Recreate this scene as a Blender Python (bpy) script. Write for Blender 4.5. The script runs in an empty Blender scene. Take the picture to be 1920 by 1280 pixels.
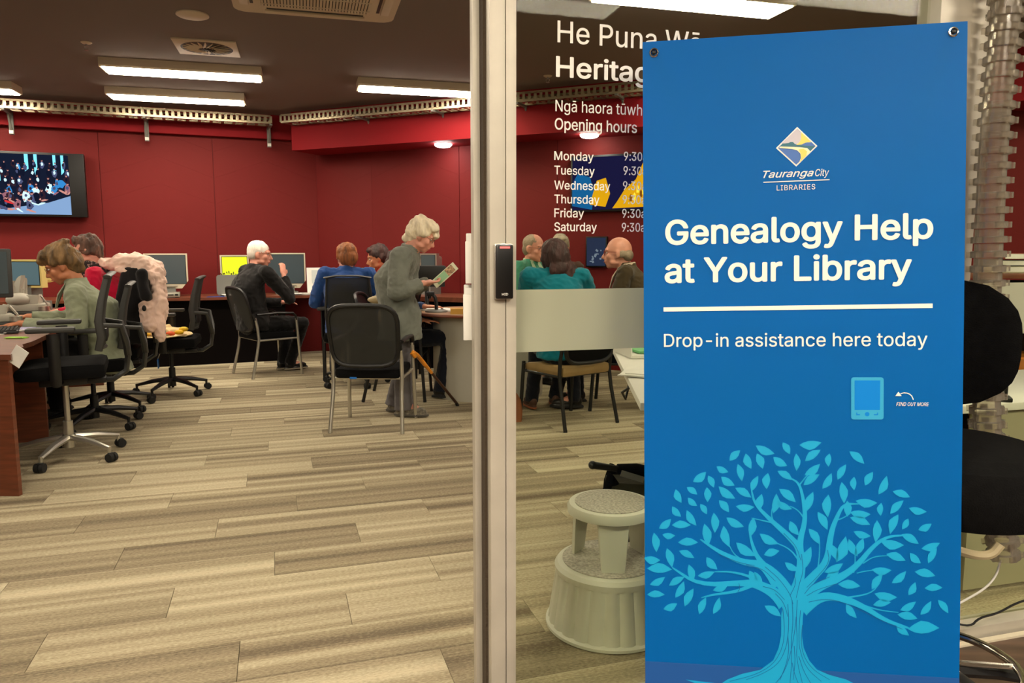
import bpy, bmesh, math, random
from math import sin, cos, pi, radians as R, atan2, tan, atan
from mathutils import Vector as V, Matrix, Euler, noise
random.seed(7)
sc = bpy.context.scene
COL = sc.collection
# ---------------------------------------------------------------- camera, world, exposure
FPX = 1400.0
CAMH = 1.30
PITCH = atan(170 / FPX)
cd = bpy.data.cameras.new('camera'); cam = bpy.data.objects.new('camera', cd); COL.objects.link(cam)
cd.sensor_width = 36; cd.lens = 36 * FPX / 1920; cd.clip_start = 0.05; cd.clip_end = 60
cam.location = (0, 0, CAMH); cam.rotation_euler = (pi / 2 - PITCH, 0, 0)
sc.camera = cam
w = bpy.data.worlds.new('world'); sc.world = w; w.use_nodes = True
w.node_tree.nodes['Background'].inputs[0].default_value = (1.0, .86, .70, 1)
w.node_tree.nodes['Background'].inputs[1].default_value = 0.25
sc.view_settings.view_transform = 'Standard'; sc.view_settings.look = 'None'
sc.view_settings.gamma = 1; sc.view_settings.exposure = 0.65
sc.view_settings.use_curve_mapping = False
LAMP = 25.5        # brightness of the tube lamps' diffusers
LAMP_FRONT = 64.0   # the hall side of the glass
LAMPCOL = (1.0, .87, .68, 1)

# ---------------------------------------------------------------- geometry helpers
FWD = V((0, cos(PITCH), -sin(PITCH))); DWN = V((0, -sin(PITCH), -cos(PITCH))); RGT = V((1, 0, 0)); CAM = V((0, 0, CAMH))
def ray(px, py): return FWD + RGT * ((px - 960) / FPX) + DWN * ((py - 640) / FPX)
def at_y(px, py, Y): d = ray(px, py); return CAM + d * (Y / d.y)
def at_h(px, py, h=0): d = ray(px, py); return CAM + d * ((h - CAMH) / d.z)
def at_pl(px, py, p0, n): d = ray(px, py); return CAM + d * ((V(p0) - CAM).dot(V(n)) / d.dot(V(n)))
def face(dx, dy): return atan2(-dx, dy)          # rotation that turns local +Y to (dx,dy)
def rm(z, x=0, y=0): return Matrix.Rotation(z, 4, 'Z') @ Matrix.Rotation(y, 4, 'Y') @ Matrix.Rotation(x, 4, 'X')
def T(*a): return Matrix.Translation(V(a))

class MB:
    def __init__(s): s.bm = bmesh.new(); s.mi = 0
    def _fin(s, vs, M=None):
        if M is not None: bmesh.ops.transform(s.bm, matrix=M, verts=vs)
        for f in set(f for v in vs for f in v.link_faces): f.material_index = s.mi
        return vs
    def box(s, c, d, M=None, bev=0, rot=None):
        b = s.bm if not bev else bmesh.new()
        vs = bmesh.ops.create_cube(b, size=1)['verts']
        bmesh.ops.scale(b, vec=V(d), verts=vs)
        if bev:
            bmesh.ops.bevel(b, geom=b.edges[:], offset=min(bev, min(d) * .49), segments=2, affect='EDGES', profile=.6)
            me = bpy.data.meshes.new('t'); b.to_mesh(me); b.free()
            n0 = len(s.bm.verts); s.bm.from_mesh(me); bpy.data.meshes.remove(me)
            s.bm.verts.ensure_lookup_table(); vs = s.bm.verts[n0:]
        if rot is not None: bmesh.ops.transform(s.bm, matrix=rot, verts=vs)
        bmesh.ops.translate(s.bm, vec=V(c), verts=vs)
        return s._fin(vs, M)
    def boxm(s, lo, hi, M=None, bev=0):
        lo = V(lo); hi = V(hi); return s.box((lo + hi) / 2, hi - lo, M, bev)
    def cyl(s, a, b, r1, r2=None, seg=12, M=None):
        a = V(a); b = V(b); r2 = r1 if r2 is None else r2; d = b - a
        q = d.to_track_quat('Z', 'Y').to_matrix().to_4x4()
        vs = bmesh.ops.create_cone(s.bm, cap_ends=True, segments=seg, radius1=r1, radius2=r2, depth=d.length)['verts']
        bmesh.ops.transform(s.bm, matrix=Matrix.Translation((a + b) / 2) @ q, verts=vs)
        return s._fin(vs, M)
    def sph(s, c, r, M=None, seg=14, rot=None):
        r = (r, r, r) if not hasattr(r, '__len__') else r
        vs = bmesh.ops.create_uvsphere(s.bm, u_segments=seg, v_segments=max(6, seg * 2 // 3), radius=1)['verts']
        bmesh.ops.scale(s.bm, vec=V(r), verts=vs)
        if rot is not None: bmesh.ops.transform(s.bm, matrix=rot, verts=vs)
        bmesh.ops.translate(s.bm, vec=V(c), verts=vs)
        return s._fin(vs, M)
    def caps(s, a, b, ra, rb=None, M=None, seg=12):
        rb = ra if rb is None else rb
        s.cyl(a, b, ra, rb, seg, M); s.sph(a, ra, M, seg); s.sph(b, rb, M, seg)
    def rings(s, rings, closed=False, cap=True, M=None):
        n = len(rings[0]); vv = [[s.bm.verts.new(V(p)) for p in r] for r in rings]
        L = len(vv)
        for i in range(L if closed else L - 1):
            a = vv[i]; b = vv[(i + 1) % L]
            for k in range(n): s.bm.faces.new((a[k], a[(k + 1) % n], b[(k + 1) % n], b[k]))
        if cap and not closed: s.bm.faces.new(vv[0][::-1]); s.bm.faces.new(vv[-1])
        return s._fin([v for r in vv for v in r], M)
    def tube(s, pts, r, seg=8, M=None, flat=None, closed=False):
        pts = [V(p) for p in pts]; rr = r if hasattr(r, '__len__') else [r] * len(pts)
        up = None; out = []
        for i, p in enumerate(pts):
            if closed: t = pts[(i + 1) % len(pts)] - pts[i - 1]
            else: t = pts[min(i + 1, len(pts) - 1)] - pts[max(i - 1, 0)]
            t.normalize()
            if up is None: up = t.orthogonal().normalized() if flat is None else V(flat[0])
            if flat is not None: up = V(flat[0])
            u = (up - t * up.dot(t)).normalized(); v = t.cross(u); up = u
            fx, fy = (1, 1) if flat is None else (flat[1], flat[2])
            out.append([p + (u * cos(2 * pi * k / seg) * fx + v * sin(2 * pi * k / seg) * fy) * rr[i] for k in range(seg)])
        return s.rings(out, closed=closed, M=M)
    def lathe(s, prof, seg=24, M=None, c=(0, 0)):
        return s.rings([[(c[0] + r * cos(2 * pi * k / seg), c[1] + r * sin(2 * pi * k / seg), z) for k in range(seg)] for r, z in prof], M=M)
    def prism(s, poly, z0, z1, M=None):
        a = [s.bm.verts.new((x, y, z0)) for x, y in poly]; b = [s.bm.verts.new((x, y, z1)) for x, y in poly]
        n = len(poly)
        s.bm.faces.new(a[::-1]); s.bm.faces.new(b)
        for k in range(n): s.bm.faces.new((a[k], a[(k + 1) % n], b[(k + 1) % n], b[k]))
        return s._fin(a + b, M)
    def poly(s, pts, M=None):
        vs = [s.bm.verts.new(V(p)) for p in pts]; s.bm.faces.new(vs); return s._fin(vs, M)
    def mesh(s, name, mats, smooth=False):
        bmesh.ops.recalc_face_normals(s.bm, faces=s.bm.faces)
        me = bpy.data.meshes.new(name); s.bm.to_mesh(me); s.bm.free()
        for m in (mats if isinstance(mats, (list, tuple)) else [mats]): me.materials.append(m)
        if smooth:
            me.polygons.foreach_set('use_smooth', [True] * len(me.polygons))
            try: me.set_sharp_from_angle(angle=R(40))
            except Exception: pass
        return me
    def build(s, name, mats, parent=None, loc=(0, 0, 0), rz=0, smooth=True):
        o = bpy.data.objects.new(name, s.mesh(name, mats, smooth)); COL.objects.link(o)
        o.location = loc; o.rotation_euler = (0, 0, rz) if not hasattr(rz, '__len__') else rz
        o.parent = parent
        return o
def tag(o, label=None, cat=None, group=None, kind=None):
    for k, v in (('label', label), ('category', cat), ('group', group), ('kind', kind)):
        if v: o[k] = v
    return o
def empty(name, loc=(0, 0, 0), rz=0, label=None, cat=None, group=None):
    o = bpy.data.objects.new(name, None); COL.objects.link(o); o.location = loc; o.empty_display_size = .1
    o.rotation_euler = (0, 0, rz) if not hasattr(rz, '__len__') else rz
    return tag(o, label, cat, group)
def copy_tree(o, parent=None):
    c = o.copy(); COL.objects.link(c); c.parent = parent
    for ch in list(o.children): copy_tree(ch, c)
    return c
def place(o, x, y, rz, label, z=0, group=None):
    o.location = (x, y, z); o.rotation_euler = (0, 0, rz); o['label'] = label
    if group: o['group'] = group
    return o
def struct(mb, name, m, parent=None, **k):
    o = mb.build(name, m, parent, smooth=False, **k)
    if parent is None: o['kind'] = 'structure'
    return o

# ---------------------------------------------------------------- materials
def lin(c): return tuple((((v / 255) / 12.92) if v / 255 <= .04045 else ((v / 255 + .055) / 1.055) ** 2.4) for v in c) + (1,)
def mat(name, c, rough=.6, metal=0, bump=0, bscale=60, var=0, vscale=8, stretch=None, emit=0, spec=.5, sheen=0, coat=0):
    m = bpy.data.materials.new(name); m.use_nodes = True; nt = m.node_tree; N = nt.nodes; L = nt.links
    b = N['Principled BSDF']; b.inputs['Base Color'].default_value = lin(c); b.inputs['Roughness'].default_value = rough
    b.inputs['Metallic'].default_value = metal; b.inputs['Specular IOR Level'].default_value = spec
    if sheen: b.inputs['Sheen Weight'].default_value = sheen
    if coat: b.inputs['Coat Weight'].default_value = coat
    if emit: b.inputs['Emission Color'].default_value = lin(c); b.inputs['Emission Strength'].default_value = emit
    tc = N.new('ShaderNodeTexCoord'); mp = N.new('ShaderNodeMapping'); L.new(tc.outputs['Object'], mp.inputs[0])
    if stretch: mp.inputs['Scale'].default_value = stretch
    if var:
        n = N.new('ShaderNodeTexNoise'); n.inputs['Scale'].default_value = vscale; n.inputs['Detail'].default_value = 5
        L.new(mp.outputs[0], n.inputs[0]); r = N.new('ShaderNodeValToRGB'); L.new(n.outputs[0], r.inputs[0])
        lo = [max(0, v * (1 - var)) for v in c]; hi = [min(255, v * (1 + var)) for v in c]
        r.color_ramp.elements[0].position = .3; r.color_ramp.elements[1].position = .7
        r.color_ramp.elements[0].color = lin(lo); r.color_ramp.elements[1].color = lin(hi)
        L.new(r.outputs[0], b.inputs['Base Color'])
    if bump:
        n = N.new('ShaderNodeTexNoise'); n.inputs['Scale'].default_value = bscale; n.inputs['Detail'].default_value = 4
        L.new(mp.outputs[0], n.inputs[0]); bp = N.new('ShaderNodeBump'); bp.inputs['Strength'].default_value = bump
        bp.inputs['Distance'].default_value = .01
        L.new(n.outputs[0], bp.inputs['Height']); L.new(bp.outputs[0], b.inputs['Normal'])
    return m
def glow(name, c, s):
    m = bpy.data.materials.new(name); m.use_nodes = True; N = m.node_tree.nodes; N.clear()
    e = N.new('ShaderNodeEmission'); e.inputs[0].default_value = c; e.inputs[1].default_value = s
    o = N.new('ShaderNodeOutputMaterial'); m.node_tree.links.new(e.outputs[0], o.inputs[0]); return m
def clear_mat(name, tint, gl=.12, body=0.0, bodycol=(1, 1, 1, 1), rough=.02):
    """thin clear sheet: transparency, a fresnel gloss and a little milky body"""
    m = bpy.data.materials.new(name); m.use_nodes = True; N = m.node_tree.nodes; L = m.node_tree.links; N.clear()
    t = N.new('ShaderNodeBsdfTransparent'); t.inputs[0].default_value = tint
    g = N.new('ShaderNodeBsdfGlossy'); g.inputs['Roughness'].default_value = rough
    lw = N.new('ShaderNodeLayerWeight'); lw.inputs[0].default_value = gl
    mx = N.new('ShaderNodeMixShader'); L.new(lw.outputs['Fresnel'], mx.inputs[0]); L.new(t.outputs[0], mx.inputs[1]); L.new(g.outputs[0], mx.inputs[2])
    out = N.new('ShaderNodeOutputMaterial'); last = mx
    if body:
        d = N.new('ShaderNodeBsdfDiffuse'); d.inputs[0].default_value = bodycol
        tr = N.new('ShaderNodeBsdfTranslucent'); tr.inputs[0].default_value = bodycol
        m1 = N.new('ShaderNodeMixShader'); m1.inputs[0].default_value = .5; L.new(d.outputs[0], m1.inputs[1]); L.new(tr.outputs[0], m1.inputs[2])
        m2 = N.new('ShaderNodeMixShader'); m2.inputs[0].default_value = body; L.new(mx.outputs[0], m2.inputs[1]); L.new(m1.outputs[0], m2.inputs[2]); last = m2
    L.new(last.outputs[0], out.inputs[0]); return m

ALU = mat('aluminium_frame', (192, 186, 172), .45, .25, var=.04)
ALU2 = mat('aluminium_leaf', (176, 170, 156), .42, .3)
BLACKP = mat('black_plastic', (15, 15, 16), .45, bump=.05)
DGREY = mat('dark_grey_plastic', (46, 46, 44), .5)
MGREY = mat('mid_grey_plastic', (118, 118, 112), .5)
BFAB = mat('black_fabric', (13, 13, 14), .95, bump=.3, bscale=250, spec=.12)
CHROME = mat('chrome', (205, 200, 190), .16, 1)
STEEL = mat('satin_steel', (198, 194, 182), .28, .8)
WHITEP = mat('white_plastic', (228, 226, 218), .45)
OFFW = mat('offwhite_enamel', (205, 190, 165), .5)
LGREY = mat('light_grey_laminate', (176, 172, 158), .55)
PAPER = mat('paper', (232, 230, 224), .8, var=.03)
LILAC = mat('lilac_paper', (178, 172, 205), .8)
LIME = mat('lime_paper', (150, 205, 70), .8)
RUBBER = mat('rubber', (22, 22, 22), .8)
BROWNW = mat('walnut_laminate', (112, 58, 36), .4, var=.14, vscale=6, stretch=(1, 1, 9), coat=.2)
BROWNT = mat('walnut_desktop', (112, 62, 42), .38, var=.12, vscale=5, stretch=(2, 12, 2), coat=.2)
CEIL = mat('ceiling_paint', (120, 108, 102), .9, bump=.03)
REDUP = mat('bulkhead_lit_red', (138, 20, 28), .7, spec=.2)  # brighter than the wall panels: stronger light up there put into the red
BEIGECASE = mat('beige_monitor_case', (205, 196, 172), .5)
SCREENOFF = mat('idle_screen_glass', (70, 82, 88), .15)
SCREENBLUE = mat('standby_screen', (84, 112, 124), .3, emit=.22)
BLUEPRINT = None

# ---------------------------------------------------------------- room frame
CX = at_y(597, 470, 9.7)
LD = V((-.927, -.375, 0)).normalized(); LN = V((.375, -.927, 0)).normalized()   # left wall: away from the corner, and into the room
RD = V((.914, -.407, 0)).normalized(); RN = V((-.407, -.914, 0)).normalized()
C0 = V((CX.x, CX.y, 0))
def Lw(t, off, z=0): return C0 + LD * t + LN * off + V((0, 0, z))
def Rw(t, off, z=0): return C0 + RD * t + RN * off + V((0, 0, z))
CEILH = 2.95
BU = V((sin(R(74.5)), cos(R(74.5)), 0)); BV = V((-cos(R(74.5)), sin(R(74.5)), 0))   # building axes
BROT = atan2(BU.y, BU.x)
LROT = atan2(-LD.y, -LD.x)      # local +X runs to the right along the left wall, local -Y faces the room
RROT = atan2(RD.y, RD.x)

mb = MB(); mb.boxm((-9, -5, -.12), (9, 13, -.008)); FLOORSUB = mat('floor_screed', (96, 88, 72), .9)
floor = struct(mb, 'floor', FLOORSUB)
# carpet planks
def carpet_mat():
    m = bpy.data.materials.new('carpet_plank'); m.use_nodes = True; nt = m.node_tree; N = nt.nodes; L = nt.links
    b = N['Principled BSDF']; b.inputs['Roughness'].default_value = .95; b.inputs['Specular IOR Level'].default_value = .15
    tc = N.new('ShaderNodeTexCoord'); oi = N.new('ShaderNodeObjectInfo'); sp = N.new('ShaderNodeSeparateXYZ')
    L.new(tc.outputs['Object'], sp.inputs[0])
    def math_(op, a, bb):
        n = N.new('ShaderNodeMath'); n.operation = op
        for i, v in enumerate((a, bb)):
            if isinstance(v, (int, float)): n.inputs[i].default_value = v
            elif v is not None: L.new(v, n.inputs[i])
        return n.outputs[0]
    rnd = math_('MULTIPLY', oi.outputs['Random'], 57.0)
    n1 = N.new('ShaderNodeTexNoise'); n1.noise_dimensions = '1D'; n1.inputs['Scale'].default_value = 1; n1.inputs['Detail'].default_value = 1
    L.new(math_('ADD', math_('MULTIPLY', sp.outputs[1], 11.0), rnd), n1.inputs['W'])
    n2 = N.new('ShaderNodeTexNoise'); n2.noise_dimensions = '1D'; n2.inputs['Scale'].default_value = 1; n2.inputs['Detail'].default_value = 2
    L.new(math_('ADD', math_('MULTIPLY', sp.outputs[1], 120.0), rnd), n2.inputs['W'])
    n3 = N.new('ShaderNodeTexNoise'); n3.inputs['Scale'].default_value = 170; n3.inputs['Detail'].default_value = 3
    mp = N.new('ShaderNodeMapping'); mp.inputs['Scale'].default_value = (.45, 1, 1); L.new(tc.outputs['Object'], mp.inputs[0]); L.new(mp.outputs[0], n3.inputs[0])
    tone = math_('ADD', math_('MULTIPLY', math_('SUBTRACT', n1.outputs[0], .5), 1.0), math_('MULTIPLY', math_('SUBTRACT', oi.outputs['Random'], .5), .5))
    tone = math_('ADD', tone, math_('MULTIPLY', math_('SUBTRACT', n2.outputs[0], .5), .3))
    tone = math_('ADD', tone, math_('MULTIPLY', math_('SUBTRACT', n3.outputs[0], .5), .9))
    tone = math_('ADD', tone, .5)
    r = N.new('ShaderNodeValToRGB'); L.new(tone, r.inputs[0]); e = r.color_ramp.elements
    e[0].position = .05; e[0].color = lin((110, 98, 80)); e[1].position = .95; e[1].color = lin((196, 185, 156))
    x = e.new(.5); x.color = lin((156, 144, 118))
    L.new(r.outputs[0], b.inputs['Base Color'])
    bp = N.new('ShaderNodeBump'); bp.inputs['Strength'].default_value = .35; bp.inputs['Distance'].default_value = .004
    L.new(n3.outputs[0], bp.inputs['Height']); L.new(bp.outputs[0], b.inputs['Normal'])
    return m
CARPET = carpet_mat()
CU = V((sin(R(72.5)), cos(R(72.5)), 0)); CV = V((-CU.y, CU.x, 0)); CROT = atan2(CU.y, CU.x)
G0 = V((0, 1.98, 0))       # the glazing line passes here
def glassY(x): return G0.y + (x - G0.x) * BU.y / BU.x
mb = MB(); mb.box((0, 0, -.004), (.998, .2485, .008)); pm = mb.mesh('carpet_plank', CARPET)
cand = []
for j in range(-4, 44):
    offs = (j * .37) % 1.0
    for i in range(-9, 10):
        c = V((0, 2.0, 0)) + CU * (i + offs) + CV * (j * .25)
        if c.y < glassY(c.x) - .05: continue
        if (c - C0).dot(LN) < -.3 or (c - C0).dot(RN) < -.3: continue
        if c.y < 1.6: continue
        if abs(c.x) / max(c.y, .1) > .80 + .5 / max(c.y, .1): continue
        cand.append((c.length, c))
cand.sort(key=lambda q: q[0])
for _, c in cand[:300]:
    o = bpy.data.objects.new('carpet_plank', pm); COL.objects.link(o); o.location = c; o.rotation_euler = (0, 0, CROT); o.parent = floor
if len(cand) > 300:
    mb = MB()
    for _, c in cand[300:]: mb.box((0, 0, -.004), (.998, .2485, .008), M=T(*c) @ rm(CROT))
    tag(mb.build('carpet_plank', CARPET, floor, smooth=False), kind='stuff')
# the darker hall floor on this side of the sill
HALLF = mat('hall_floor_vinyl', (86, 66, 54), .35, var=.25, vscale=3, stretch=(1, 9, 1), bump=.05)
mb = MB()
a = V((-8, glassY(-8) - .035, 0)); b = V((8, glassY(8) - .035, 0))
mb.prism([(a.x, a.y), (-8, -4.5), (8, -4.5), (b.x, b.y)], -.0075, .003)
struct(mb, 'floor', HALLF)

mb = MB(); mb.boxm((-9, -5, CEILH), (9, 13, CEILH + .1)); struct(mb, 'ceiling', CEIL)

def panel_mat():
    m = mat('maroon_wall_panel', (110, 28, 27), .65, spec=.2)
    nt = m.node_tree; N = nt.nodes; L = nt.links; b = N['Principled BSDF']
    tc = N.new('ShaderNodeTexCoord'); sp = N.new('ShaderNodeSeparateXYZ'); L.new(tc.outputs['Object'], sp.inputs[0])
    def mth(op, a, bb=None):
        n = N.new('ShaderNodeMath'); n.operation = op
        for i, v in enumerate((a, bb)):
            if isinstance(v, (int, float)): n.inputs[i].default_value = v
            elif v is not None: L.new(v, n.inputs[i])
        return n.outputs[0]
    zig = mth('PINGPONG', sp.outputs[0], .61)
    v = mth('MODULO', mth('ADD', mth('MULTIPLY', zig, .38), mth('ADD', sp.outputs[2], 10.0)), .31)
    line = mth('GREATER_THAN', v, .012)
    bp = N.new('ShaderNodeBump'); bp.inputs['Strength'].default_value = .9; bp.inputs['Distance'].default_value = .008
    L.new(line, bp.inputs['Height']); L.new(bp.outputs[0], b.inputs['Normal']); return m
PANEL = panel_mat()
mb = MB(); mb.boxm((-6.5, .012, 0), (0.02, .14, CEILH + .05), M=T(*C0) @ rm(LROT)); wl = struct(mb, 'wall_left', mat('wall_backing_left', (96, 28, 28), .8))
mb = MB(); mb.boxm((-.02, .012, 0), (8.2, .14, CEILH + .05), M=T(*C0) @ rm(RROT)); wr = struct(mb, 'wall_right', mat('wall_backing_right', (96, 28, 28), .8))
mb = MB(); mb.boxm((-.6, 0, 0), (.6, .012, 2.66)); pnl = mb.mesh('wall_panel', PANEL)
mb = MB(); mb.box((0, .006, 1.33), (1.215, .012, 2.66), bev=.002); pnl = mb.mesh('wall_panel', PANEL)
def wpanel(o_parent, pos, rz):
    o = bpy.data.objects.new('wall_panel', pnl); COL.objects.link(o); o.location = pos; o.rotation_euler = (0, 0, rz); o.parent = o_parent
for k in range(5): wpanel(wl, Lw(.605 + 1.22 * k, 0), LROT)
# first joint on the right wall shows at px 700
d = ray(700, 470); M2 = Matrix(((d.x, -RD.x), (d.y, -RD.y))); sol = M2.inverted() @ C0.to_2d(); t700 = sol[1]
mb = MB(); mb.box((t700 / 2, .006, 1.33), (t700 - .006, .012, 2.66), bev=.003); mb.build('wall_panel', PANEL, wr, C0, RROT)
for k in range(6): wpanel(wr, Rw(t700 + .605 + 1.22 * k, 0), RROT)
# bulkheads above
mb = MB(); mb.boxm((-6.4, -.10, 2.665), (-.10, .012, CEILH), M=T(*C0) @ rm(LROT)); tag(mb.build('bulkhead', REDUP, wl, smooth=False))
mb = MB(); mb.boxm((.05, -.50, 2.50), (8.0, .012, CEILH), M=T(*C0) @ rm(RROT)); tag(mb.build('bulkhead', REDUP, wr, smooth=False))
SHELL = mat('plain_wall_paint', (150, 140, 126), .8)
mb = MB(); p = Lw(6.4, 0); mb.boxm((-8.2, -4.5, 0), (-8.05, p.y + 1, CEILH)); struct(mb, 'wall_far_left', mat('side_wall_paint', (96, 34, 32), .8))
mb = MB(); mb.boxm((7.6, -4.5, 0), (7.75, 9, CEILH)); struct(mb, 'wall_far_right', mat('side_wall_dark', (70, 34, 30), .8))
mb = MB(); mb.boxm((-8.2, -4.6, 0), (7.75, -4.5, CEILH)); struct(mb, 'wall_back', SHELL)
# wall left of the door opening, out of frame
mb = MB(); mb.boxm((-6.3, -.06, 0), (-1.9, .06, CEILH), M=T(*G0) @ rm(BROT)); struct(mb, 'wall_front', SHELL)
mb = MB(); mb.boxm((3.9, -.06, 0), (7.4, .06, CEILH), M=T(*G0) @ rm(BROT)); struct(mb, 'wall_front_right', SHELL)

# ---------------------------------------------------------------- glazing
GN = V((BU.y, -BU.x, 0))            # towards the camera
def gloc(px, py, off=0):            # a point of the glass plane in its own frame (x along, z up)
    p = at_pl(px, py, G0 + GN * off, GN); return ((p - G0).dot(BU), p.z)
GM = T(*G0) @ rm(BROT)
xj0 = gloc(1713, 470)[0]; xj1 = gloc(1803, 470)[0]
x960 = gloc(960, 470)[0]; x912 = gloc(911, 470)[0]; x882 = gloc(882, 470)[0]
dframe = empty('door_1', G0, BROT); dframe['kind'] = 'structure'
mb = MB(); mb.boxm((x912, -.045, 0), (x912 + (x960 - x912) * .58, .05, CEILH), bev=.002); mb.boxm((x912 + (x960 - x912) * .61, -.042, 0), (x960, .045, CEILH), bev=.002)
mb.boxm((x912 + .01, -.03, 0), (x960 - .01, .03, CEILH))
mb.build('jamb_post', ALU, dframe)
mb = MB(); mb.boxm((x882 + .028, .065, 0), (x912 + .016, .115, CEILH), bev=.002); mb.build('leaf_stile', ALU2, dframe)
mb = MB(); mb.boxm((x882 + .016, .03, 0), (x912 + .004, .064, CEILH), bev=.002); mb.build('leaf_edge', ALU, dframe)
mb = MB(); mb.boxm((x912 - .008, -.01, 0), (x912 + .0, .029, CEILH))
mb.build('brush_seal', mat('brush_seal', (70, 58, 44), .9, bump=.5, bscale=120), dframe)
mb = MB(); mb.boxm((-1.85, -.05, 2.72), (x882, .08, CEILH)); mb.build('door_head', ALU, dframe)
w1 = empty('window_1', G0, BROT); w1['kind'] = 'structure'
GLASS = clear_mat('window_glass', (.89, .91, .85, 1), .08)
FROST = clear_mat('frosted_band', (.8, .85, .8, 1), .2, .90, lin((204, 206, 186)), .4)
mb = MB(); mb.boxm((x960 - .01, -.005, .004), (xj0 + .01, .005, 2.9)); mb.build('glass_pane', GLASS, w1, smooth=False)
mb = MB(); mb.boxm((x960 - .001, -.03, 0), (xj0, .03, .004)); mb.boxm((x960, -.04, 2.9), (xj0, .04, CEILH)); mb.build('window_frame', ALU, w1, smooth=False)
fz0 = gloc(962, 660)[1]; fz1 = gloc(962, 543)[1]
mb = MB(); mb.boxm((x960, -.0068, fz0), (xj0, -.0052, fz1)); mb.build('frosted_band', FROST, w1, smooth=False)
w2 = empty('window_2', G0, BROT); w2['kind'] = 'structure'
mb = MB(); mb.boxm((xj1 - .01, -.005, .06), (3.86, .005, 2.9)); mb.build('glass_pane', GLASS, w2, smooth=False)
mb = MB(); mb.boxm((xj1, -.0068, fz0), (3.86, -.0052, fz1)); mb.build('frosted_band', FROST, w2, smooth=False)
mb = MB(); mb.boxm((xj0, -.045, 0), (xj0 + (xj1 - xj0) * .62, .045, CEILH), bev=.002); mb.boxm((xj0 + (xj1 - xj0) * .64, -.04, 0), (xj1, .04, CEILH), bev=.002); mb.build('jamb_post', ALU, w2)
mb = MB(); mb.boxm((xj1, -.035, 0), (3.86, .04, .045), bev=.002); mb.boxm((xj1, -.04, 2.9), (3.86, .04, CEILH)); mb.boxm((3.86, -.045, 0), (3.95, .045, CEILH)); mb.build('window_frame', ALU, w2, smooth=False)
# strip of pale floor trim before the sill
mb = MB(); mb.boxm((xj1 - .3, -.068, .002), (3.9, -.046, .010), M=GM); struct(mb, 'trim_1', mat('pale_sill_strip', (214, 204, 180), .5))

# ---------------------------------------------------------------- lettering
FONT = None
try:
    import os
    fp = os.path.join(bpy.utils.system_resource('DATAFILES'), 'fonts', 'Inter.woff2')
    if os.path.exists(fp): FONT = bpy.data.fonts.load(fp)
except Exception: FONT = None
def text_mesh(s, bold=0, shear=0, spacing=1.0):
    """outlines of the words, filled contour by contour (nested contours become holes)"""
    from mathutils.geometry import delaunay_2d_cdt
    c = bpy.data.curves.new('t', 'FONT'); c.body = s; c.size = 1; c.shear = shear; c.resolution_u = 4; c.fill_mode = 'NONE'
    c.space_character = spacing
    if FONT: c.font = FONT
    o = bpy.data.objects.new('t', c); COL.objects.link(o); bpy.context.view_layer.update()
    me = bpy.data.meshes.new_from_object(o.evaluated_get(bpy.context.evaluated_depsgraph_get()))
    bpy.data.objects.remove(o); bpy.data.curves.remove(c)
    par = list(range(len(me.vertices)))
    def root(q):
        while par[q] != q: par[q] = par[par[q]]; q = par[q]
        return q
    for e in me.edges: par[root(e.vertices[0])] = root(e.vertices[1])
    comp = {}
    for q in range(len(par)): comp.setdefault(root(q), []).append(q)
    loops = [[V((me.vertices[q].co.x, me.vertices[q].co.y)) for q in l] for l in comp.values() if len(l) > 2]   # index order keeps each contour's direction
    bpy.data.meshes.remove(me)
    boxes = [(min(p.x for p in l), max(p.x for p in l)) for l in loops]
    def winding(p):
        w_ = 0
        for l, (x0, x1) in zip(loops, boxes):
            if not x0 <= p.x <= x1: continue
            for a, b in zip(l, l[1:] + l[:1]):
                if (a.y > p.y) != (b.y > p.y) and p.x < (b.x - a.x) * (p.y - a.y) / (b.y - a.y) + a.x: w_ += 1 if b.y > a.y else -1
        return w_
    pv = []; fl = []
    for l in loops:
        fl.append(list(range(len(pv), len(pv) + len(l)))); pv += l
    eds = [(f[k], f[(k + 1) % len(f)]) for f in fl for k in range(len(f))]
    r_ = delaunay_2d_cdt(pv, eds, [], 0, 1e-7)
    P2 = r_[0]; vs = [(p.x, p.y, 0) for p in P2]
    fs = [tuple(f) for f in r_[2] if winding(sum((P2[q] for q in f), V((0, 0))) / len(f)) != 0]
    me = bpy.data.meshes.new('t'); me.from_pydata(vs, [], fs); return me
def capH(bold):   # cap height of this font
    me = text_mesh('H', 0); return max(v.co.y for v in me.vertices)
CAPH = capH(0)
def letter(name, s, parent, x, y, width, cap, m, bold=0, shear=0, M=Matrix(), off=.0004, spacing=1.0, thick=.0004):
    """flat lettering whose left edge, baseline, width and cap height are given in the parent's frame (x right, y up, z out)"""
    me = text_mesh(s, 0, shear, spacing)
    xs = [v.co.x for v in me.vertices]; x0 = min(xs); wd = max(xs) - x0
    sx = width / wd if width else cap / CAPH; sy = cap / CAPH
    bm = bmesh.new(); bm.from_mesh(me); bpy.data.meshes.remove(me)
    for v in bm.verts: v.co = V((x + (v.co.x - x0) * sx, y + v.co.y * sy, off))
    if bold:      # heavier weight: shifted copies of the flat outlines
        g = bm.verts[:] + bm.edges[:] + bm.faces[:]; e = bold * cap * .9
        for k in range(8):
            dup_ = bmesh.ops.duplicate(bm, geom=g)['geom']
            bmesh.ops.translate(bm, vec=V((e * cos(k * pi / 4), e * sin(k * pi / 4) * .8, .00001 * k)), verts=[q for q in dup_ if isinstance(q, bmesh.types.BMVert)])
    bmesh.ops.transform(bm, matrix=M, verts=bm.verts[:])
    me = bpy.data.meshes.new(name); bm.to_mesh(me); bm.free(); me.materials.append(m)
    o = bpy.data.objects.new(name, me); COL.objects.link(o); o.parent = parent
    return o
VINYL = mat('white_vinyl', (236, 234, 226), .6)
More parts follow.
